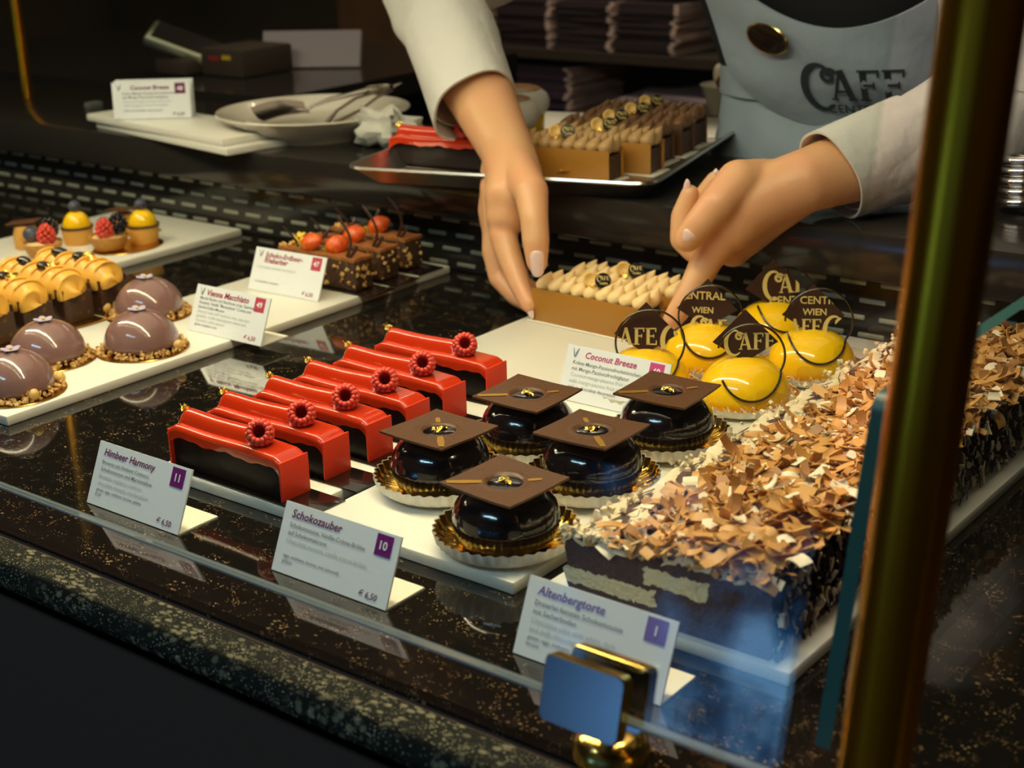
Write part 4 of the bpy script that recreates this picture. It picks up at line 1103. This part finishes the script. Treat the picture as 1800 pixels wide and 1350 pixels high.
# upright strips at the left end of the vent wall
o=G().box((0,0,0),(.012,.02,.15)).build('grey_upright','grey_post',None,0,loc=(W(178,300,1.20).x,1.20,.03)); tag(o,'grey upright strip left of the vent wall','upright')
random.seed(3)
for k in range(3):
    o=thing('display_board',['opal board standing on edge at the left end of the vent wall, left of three','opal board standing on edge at the left end of the vent wall, middle of three','opal board standing on edge at the left end of the vent wall, right of three'][k],'serving board',(-1.497+.013*k,1.14,.0),0,'opal boards standing on edge')
    G().box((0,0,.045),(.007,.06,.09),T=Rm(R(7),'Y'),bev=.001).build('panel','grey_post',o,30)
o=G().tube([(0,0,0),(0,0,.45)],.008,16).build('slim_brass_post','brass_dark',None,60,loc=(W(36,80,1.20).x,1.20,CT)); tag(o,'slim brass post at the far left of the rear counter','post')

# ------------------------------------------------------------------ shelf with magazines behind
sh=thing('magazine_shelf','dark shelf unit holding magazine stacks behind the counter','shelf',(0,0,0))
for k,z in enumerate((-.075,.058,.30)): G().box((-1.42,2.34,z),(1.1,.36,.016)).build('plank','black_matte',sh,0)
G().box((-1.42,2.53,.1),(1.1,.02,.9)).build('back_panel','black_matte',sh,0)
for x in (-1.97,-.87): G().box((x,2.34,-.25),(.02,.36,1.36)).build('side_panel','black_matte',sh,0)
def magazine(cov):
    t=thing('magazine','','magazine')
    G().box((0,0,0),(.118,.17,.0050)).build('cover',cov,t,0)
    G().box((.0575,-.001,0),(.009,.171,.0046)).build('page_edge','paper_edge',t,0)
    return t
mg={c:magazine(c) for c in ('mag_cover','mag_cover2')}
used={c:False for c in mg}
random.seed(11)
SN=['leftmost stack on the upper shelf','second stack on the upper shelf','third stack on the upper shelf','fourth stack on the upper shelf','stack on the lower shelf']
for s,(xr,z,nn) in enumerate(((-1.755,.066,15),(-1.612,.066,15),(-1.480,.066,15),(-1.352,.066,15),(-1.572,-.067,18))):
    c='mag_cover2' if s==4 else 'mag_cover'
    for k in range(nn):
        lb='dark magazine in the '+SN[s]
        loc=(xr-.0615+rnd(-.004,.004),2.26+rnd(-.004,.004),z+.003+.0056*k); rz=R(rnd(-2,2))
        if not used[c]: o=mg[c]; used[c]=True; o.location=loc; o.rotation_euler=(0,0,rz)
        else: o=dup(mg[c],loc,rz)
        o['label']=lb; o['group']='dark magazines in the '+SN[s]
for k in range(9):
    o=thing('magazine','pale magazine in the slanted pile on the lower shelf','magazine',(-1.40+.012*k-.05*(k%2),2.25+rnd(-.02,.02),-.064+.0075*k),R(rnd(-22,18)),'pale magazines in the slanted pile')
    G().box((0,0,0),(.21,.15,.006)).build('cover','mag_page',o,0)
o=thing('wood_column','brown wooden column left of the raised sleeve','column',(0,0,0)); g=G()
x0,x1=W(598,100,2.05).x,W(692,100,2.05).x; g.box(((x0+x1)/2,2.10,.3),(x1-x0,.10,2.5)); g.build('shaft','wood',o,0)
# dessert cup on its own little stand behind the tray
cw=W(1278,150,1.75); cs=thing('cup_stand','dark narrow stand carrying the dessert cup','stand',(cw.x,1.75,FZ)); G().box((0,0,(cw.z-.042-FZ)/2),(.16,.16,cw.z-.042-FZ)).build('column','black_matte',cs,0)
cu=thing('dessert_cup','white cup of brown dessert behind the apron','cup',(cw.x,1.75,cw.z-.0415))
G().lathe([(.0001,0),(.018,0),(.022,.004),(.034,.040),(.0355,.043),(.0335,.043),(.031,.036),(.0001,.034)],30).build('bowl','china',cu,60)
G().ball((.006,0,.045),(.020,.018,.020),14,10,0,None,None,lambda p,v:p*(1+.1*sin(6*v.x+4*v.z))).build('dessert','choc_plate',cu,60)
G().ball((-.010,-.004,.056),(.008,.006,.014),10,8).build('pale_garnish','shave_white',cu,60)

# ------------------------------------------------------------------ the person behind the counter
pr=thing('person','person in pale blue apron bending over the counter to set down a slice','person',(-.66,1.45,FZ))
inv=Matrix.Translation((.66,-1.45,-FZ))
def voxel(g,size,it):
    me=bpy.data.meshes.new('tmp'); me.from_pydata([tuple(v) for v in g.v],[],g.f); me.update()
    bm=bmesh.new(); bm.from_mesh(me); bmesh.ops.recalc_face_normals(bm,faces=bm.faces[:]); bm.to_mesh(me); bm.free()
    o=bpy.data.objects.new('tmp',me); COL.objects.link(o)
    r=o.modifiers.new('r','REMESH'); r.mode='VOXEL'; r.voxel_size=size; r.adaptivity=0
    s=o.modifiers.new('s','SMOOTH'); s.factor=.5; s.iterations=it
    dg=bpy.context.evaluated_depsgraph_get(); e=o.evaluated_get(dg); m2=e.to_mesh()
    vs=[tuple(v.co) for v in m2.vertices]; fs=[tuple(p.vertices) for p in m2.polygons]
    e.to_mesh_clear(); bpy.data.objects.remove(o); bpy.data.meshes.remove(me)
    return vs,fs
def limb(g,pts,rad,n=26,flat=None):
    for i in range(len(pts)-1):
        a,b=Vector(pts[i]),Vector(pts[i+1]); ra,rb=rad[i],rad[i+1]
        g.tube([a,a.lerp(b,.5),b],[ra,(ra+rb)/2,rb],n)
    for p,r in zip(pts,rad): g.ball(p,r,n,16)
hi=G()
# --- right hand (left in the picture)
def ch(g,L): limb(g,[W(px,py,y) for px,py,y,r in L],[r for *_,r in L])
elR=W(742,-45,1.20)
wrR=W(893,268,1.062)
limb(hi,[elR,elR.lerp(wrR,.45),elR.lerp(wrR,.8),wrR],[.043,.039,.0295,.0245])
ch(hi,[(893,268,1.062,.0245),(905,315,1.035,.0255),(897,345,1.02,.0235),(890,380,1.012,.0185)])     # palm, thumb side
ch(hi,[(893,268,1.062,.0225),(885,330,1.05,.022),(880,392,1.032,.0165)])
ch(hi,[(885,300,1.06,.020),(873,370,1.052,.0175),(870,405,1.045,.0125)])
ch(hi,[(880,300,1.07,.019),(868,380,1.066,.0145),(868,410,1.058,.0110)])
ch(hi,[(912,300,1.035,.0175),(934,338,1.000,.0150),(939,385,.986,.0122),(942,425,.980,.0118),(944,462,.977,.0092)])      # thumb
ch(hi,[(889,385,1.012,.0150),(884,412,1.005,.0125),(897,455,.998,.0112),(914,500,.990,.0098),(930,535,.984,.0078)])    # index
ch(hi,[(876,400,1.030,.0135),(869,440,1.022,.0115),(878,488,1.016,.0102),(908,522,1.008,.0088),(926,534,1.004,.0072)])  # middle
ch(hi,[(870,405,1.045,.0120),(866,445,1.040,.0102),(880,485,1.036,.0094),(916,500,1.026,.0082),(934,505,1.020,.0070)])  # ring
ch(hi,[(868,410,1.058,.0105),(868,440,1.056,.0090),(884,470,1.052,.0082),(918,480,1.044,.0068)])                        # little
# --- left hand (right in the picture)
elL=W(1748,212,1.25); wrL=W(1415,318,1.072)
limb(hi,[elL,elL.lerp(wrL,.4),elL.lerp(wrL,.75),wrL],[.043,.039,.030,.0255])
ch(hi,[(1415,318,1.072,.0255),(1370,335,1.060,.0255),(1320,358,1.045,.0260),(1290,395,1.035,.0210),(1268,418,1.028,.0165)])
ch(hi,[(1412,325,1.075,.0230),(1355,368,1.070,.0215),(1310,410,1.060,.0190),(1288,438,1.052,.0150)])
ch(hi,[(1400,320,1.085,.021),(1340,350,1.085,.020),(1300,390,1.078,.017),(1275,420,1.070,.014)])
ch(hi,[(1345,322,1.062,.0200),(1298,320,1.034,.0180),(1262,358,1.012,.0148),(1232,392,1.003,.0130),(1208,420,.998,.0112)])   # thumb
ch(hi,[(1268,418,1.028,.0165),(1245,452,1.022,.0135),(1226,490,1.012,.0118),(1204,530,1.000,.0105),(1182,562,.992,.0085)])  # index
ch(hi,[(1286,436,1.050,.0145),(1262,440,1.035,.012),(1222,440,1.030,.0112),(1200,420,1.034,.0108),(1200,380,1.038,.0100),(1213,340,1.042,.0078)])   # middle, curled
ch(hi,[(1280,425,1.068,.014),(1235,420,1.060,.0105),(1222,380,1.062,.0095),(1240,340,1.064,.0085),(1256,314,1.066,.0068)])  # ring, curled
ch(hi,[(1275,415,1.080,.0125),(1250,405,1.078,.0095),(1245,375,1.078,.0085),(1262,340,1.078,.0075)])                        # little, curled
v1,f1=voxel(hi,.0016,20)
lo=G()
hip=Vector((-.66,1.50,-.02))
lo.ball((-.66,1.50,-.05),(.150,.115,.13)); lo.ball((-.66,1.46,.10),(.130,.100,.14)); lo.ball((-.66,1.42,.24),(.150,.110,.15)); lo.ball((-.66,1.385,.34),(.165,.095,.09))
shR,shL=Vector((-.835,1.36,.375)),Vector((-.485,1.36,.375))
limb(lo,[Vector((-.70,1.37,.38)),shR,shR.lerp(elR,.5),elR],[.065,.060,.050,.043]); limb(lo,[Vector((-.62,1.37,.38)),shL,shL.lerp(elL,.5),elL],[.065,.060,.050,.043])
limb(lo,[Vector((-.66,1.37,.38)),Vector((-.66,1.32,.47)),Vector((-.66,1.29,.53))],[.060,.052,.050])
hc=Vector((-.66,1.255,.585))
hr=Euler((R(35),0,R(-10))).to_matrix()
lo.ball(hc,(.072,.088,.108),20,16,0,None,hr); lo.ball(hc+hr@Vector((0,-.018,-.060)),(.052,.060,.055),16,12,0,None,hr)
lo.ball(hc+hr@Vector((0,-.092,-.020)),(.011,.016,.018),10,8,0,None,hr)
for s in (-1,1):
    lo.ball(hc+hr@Vector((.074*s,.010,-.010)),(.010,.018,.030),10,8,0,None,hr)
    limb(lo,[Vector((-.66+.085*s,1.50,-.08)),Vector((-.66+.09*s,1.49,-.48)),Vector((-.66+.09*s,1.52,-.88))],[.085,.060,.042])
    lo.ball((-.66+.09*s,1.47,-.915),(.042,.11,.034))
v2,f2=voxel(lo,.010,3)
g=G(); g.add(v1,f1,0,inv); g.add(v2,f2,0,inv); g.build('body','skin',pr,80)
def nail(a,b,nrm,wd,ln,name='fingernail'):
    a,b=Vector(a),Vector(b); d=(b-a).normalized(); n=Vector(nrm); n=(n-d*n.dot(d)).normalized(); s=d.cross(n)
    m=Matrix((s,d,n)).transposed()
    def fn(p,v):
        h=math.hypot(v.x,v.y); k=h/((abs(v.x)**3.2+abs(v.y)**3.2)**(1/3.2)) if h>1e-6 else 1
        return Vector((p.x*k*(1-.12*v.y),p.y*k,p.z-.0022*(v.x*v.x)))
    g=G(); g.ball(b,(wd*.94,ln*.92,.0017),20,12,0,None,m,fn)
    g.v=[tuple(inv@Vector(v)) for v in g.v]; g.build(name,'nail',pr,60)
tc_=lambda p:(Vector((0,0,CAMH))-Vector(p)).normalized()
def nail_px(p0,p1,y,lift,wd,ln,tilt=(0,0,0)):
    a,b=W(*p0,y),W(*p1,y); n=(tc_(b)+Vector(tilt)).normalized(); nail(a+n*lift,b+n*lift,n,wd,ln)
nail_px((944,440),(944.5,464),.977,.0088,.0066,.0125)
nail_px((1232,392),(1207,419),.998,.0102,.0066,.0075)
nail_px((1202,375),(1212,333),1.042,.0045,.0040,.0085,(-.9,0,.2))
nail_px((1240,340),(1257,311),1.066,.0030,.0040,.0075,(-.6,0,.2))
nail_px((914,500),(934,543),.984,.0035,.0042,.0075,(-.7,0,-.8))
# --- head details (above the picture)
g=G(); g.ball(hc+hr@Vector((0,.018,.016)),(.080,.092,.108),20,14,0,None,hr); g.ball(hc+hr@Vector((0,.105,.03)),(.04,.04,.04)); g.v=[tuple(inv@Vector(v)) for v in g.v]; g.build('hair','hair',pr,80)
for s in (-1,1):
    g=G(); g.ball(hc+hr@Vector((.030*s,-.078,.008)),(.012,.007,.007),10,8,0,None,hr); g.v=[tuple(inv@Vector(v)) for v in g.v]; g.build('eye','eye',pr,60)
g=G(); g.ball(hc+hr@Vector((0,-.076,-.062)),(.022,.007,.007),12,8,0,None,hr); g.v=[tuple(inv@Vector(v)) for v in g.v]; g.build('mouth','lip',pr,60)
# --- clothes
def sleeve(path,rad,seed,cuff,name):
    random.seed(seed)
    P=[Vector(p) for p in path]; L=len(P); N=36; NS=46
    def pos(t):
        q=t*(L-1); i=min(L-2,int(q)); return P[i].lerp(P[i+1],q-i)
    def radv(t):
        q=t*(L-1); i=min(L-2,int(q)); return lerp(rad[i],rad[i+1],q-i)
    def fn(u,v):
        a=2*PI*u; t=v; c=pos(t); d=(pos(min(1,t+.02))-pos(max(0,t-.02))).normalized()
        e=d.orthogonal() if False else (Vector((0,0,1))-d*d.z).normalized(); f=d.cross(e)
        r=radv(t)
        k=(1-sstep(.86,.92,t))*.6+.25
        r*=1+k*(.055*sin(5*a+9*t+seed)*sin(14*t+seed)+.035*sin(3*a-17*t)+.03*sin(8*a+30*t+2*seed)*sin(21*t))
        return c+e*cos(a)*r*1.02+f*sin(a)*r*.95
    g=G(); g.grid(N,NS,fn,thick=.0016,closeu=True); g.v=[tuple(inv@Vector(v)) for v in g.v]
    s=g.build(name,'shirt',pr,80)
    # turned cuff, open at the wrist
    c0,c1,r0,r1=cuff; c0=Vector(c0);c1=Vector(c1); d=(c1-c0).normalized(); e=(Vector((0,0,1))-d*d.z).normalized(); f=d.cross(e)
    def fc(u,v):
        a=2*PI*u; r=lerp(r0,r1,v)*(1+.03*sin(2*a+seed)+.02*sin(5*a+v*3))
        sl=.010*sin(a+seed*.7)*v
        return c0.lerp(c1,v)+e*cos(a)*r*1.05+f*sin(a)*r*.95+d*sl
    g=G(); g.grid(40,10,fc,thick=.0022,closeu=True); g.v=[tuple(inv@Vector(v)) for v in g.v]; g.build('cuff','shirt',s,80)
cR1=elR.lerp(wrR,.75)+Vector((-.012,0,-.004))
cR0=elR.lerp(wrR,.30)
sleeve([shR+Vector((.03,.0,0)),shR.lerp(elR,.5),elR+Vector((0,0,.004)),cR0,elR.lerp(wrR,.68)+Vector((-.009,0,-.002))],[.075,.066,.052,.047,.044],1,(elR.lerp(wrR,.34)+Vector((-.002,0,0)),cR1,.0480,.0455),'shirt_sleeve')
cL1=elL.lerp(wrL,.87)+Vector((0,0,-.002))
sleeve([shL+Vector((-.03,0,0)),shL.lerp(elL,.5),elL+Vector((0,0,.002)),elL.lerp(wrL,.35),elL.lerp(wrL,.78)],[.075,.066,.052,.044,.036],2,(elL.lerp(wrL,.48),cL1,.0410,.0365),'shirt_sleeve')
FA=R(16); cx,cy=-.66,1.45
def tors(a,z,rx,ry,yo=0):
    return Vector((cx+rx*sin(a)*cos(FA)+ry*cos(a)*sin(FA), cy+yo-ry*cos(a)*cos(FA)+rx*sin(a)*sin(FA), z))
prof=[(-.08,.168,.132,.05),(.05,.150,.120,.03),(.12,.145,.118,.005),(.20,.158,.122,-.02),(.28,.172,.124,-.045),(.36,.178,.110,-.07),(.415,.130,.085,-.08),(.435,.070,.062,-.085)]
def tprof(z):
    for (za,a,b,c),(zb,a2,b2,c2) in zip(prof,prof[1:]):
        if z<=zb: t=(z-za)/(zb-za); t=max(0,t); return lerp(a,a2,t),lerp(b,b2,t),lerp(c,c2,t)
    return prof[-1][1:]
def cloth(name,fn,nu,nv,m,thick=.002,closeu=False,parent=None):
    g=G(); g.grid(nu,nv,fn,thick=thick,closeu=closeu); g.v=[tuple(inv@Vector(v)) for v in g.v]; return g.build(name,m,parent or pr,80)
def fv(u,v):
    z=lerp(-.08,.435,v); rx,ry,yo=tprof(z); return tors(2*PI*u,z,rx,ry,yo)
cloth('black_vest',fv,48,24,'vest',closeu=True)
def ft(u,v):
    return tors(2*PI*u,lerp(-.86,-.06,v),lerp(.150,.172,v),lerp(.10,.136,v),.05)
cloth('trousers',ft,40,6,'vest',closeu=True)
# apron skirt: gathered at the waist, spreading where it meets the counter
def fs_(u,v):
    z=lerp(.078,.215,v); a=lerp(R(-118),R(118),u)
    k=1-v
    rx=.151+.022*k**2+.004*sin(a*9+z*40)*k; ry=.128+.010*k+.004*sin(a*11+2)*k+.003*sin(z*90+a*5)*(.3+k*.7)
    p=tors(a,z,rx,ry,-.004); p.y=max(p.y,1.3035) if z<.105 else p.y
    return p
cloth('apron_skirt',fs_,70,22,'apron')
def fs2(u,v):
    z=lerp(-.55,.080,v); a=lerp(R(-110),R(110),u); p=tors(a,z,.176,.140,-.0); p.y=max(p.y,1.3045); return p
cloth('apron_lower_skirt',fs2,40,10,'apron')
def cloth_band(u,v):
    z=lerp(.150,.196,v); a=lerp(R(-118),R(118),u); return tors(a,z+.006*cos(a),.157,.133,-.008)
cloth('apron_waistband',cloth_band,50,6,'apron',.0025)
def bibp(a,z):
    rx,ry,yo=tprof(max(.12,z)); k=sstep(.120,.185,z)
    return tors(a,z,rx*.985+.006,ry+.012+.016*k*cos(a)+.0025*sin(z*70+a*6),yo-.004*k)
AW=R(58)
def fbib(u,v):
    a=lerp(-AW,AW,u); q=(u-.5)*2
    zt=.232+.105*abs(q)**1.9; zb=.133+.050*abs(q)**2.6
    return bibp(a*(1-.12*(1-v)),lerp(zb,zt,v))
bib=cloth('apron_bib',fbib,44,26,'apron',.0025)
for s in (-1,1):
    P=[bibp(AW*s*.93,.325),bibp(AW*s*.85,.36)+Vector((0,0,.01)),Vector((-.66+.09*s,1.40,.45))]
    g=G(); g.tube(P,[.014,.013,.012],10,flat=(.25,1)); g.v=[tuple(inv@Vector(v)) for v in g.v]; g.build('apron_strap','apron',pr,60)
# lettering on the bib
g=G(); I4=Matrix.Identity(4); put_logo(g,I4,.030,0,0); put_text(g,'CENTRAL',.018,-.0135,I4,size=.0125,bold=.015)
h=G(); off=R(-14)
def onbib(x,y,l): 
    a=off+(x-.0)/.150; p=bibp(a,.165+y+.10*0); q=bibp(a+.01,.165+y)-bibp(a-.01,.165+y); w=bibp(a,.167+y)-bibp(a,.163+y); n=q.cross(w).normalized()
    return inv@(p+n*l)
h.add([onbib(v[0],v[1],.0022) for v in g.v],g.f); h.build('bib_print','print_dark',bib,0)
# oval name badge
p=onbib(-.0250,.058,.004); g=G()
q=(onbib(-.020,.058,.004)-onbib(-.030,.058,.004)).normalized(); w=(onbib(-.025,.063,.004)-onbib(-.025,.053,.004)).normalized(); n=q.cross(w).normalized()
T=Matrix(((q.x,w.x,n.x,p.x),(q.y,w.y,n.y,p.y),(q.z,w.z,n.z,p.z),(0,0,0,1)))@Rm(R(-12),'Z')
g.lathe([(.0001,0),(.9,0),(1,.001),(.96,.002),(.90,.0016)],36,0,T@Matrix.Diagonal((.0245,.0165,1,1))); b=g.build('badge_rim','brass',pr,60)
G().lathe([(.0001,.0026),(.7,.0024),(.93,.0016)],36,0,T@Matrix.Diagonal((.0245,.0165,1,1))).build('badge_face','choc_dark',b,60)
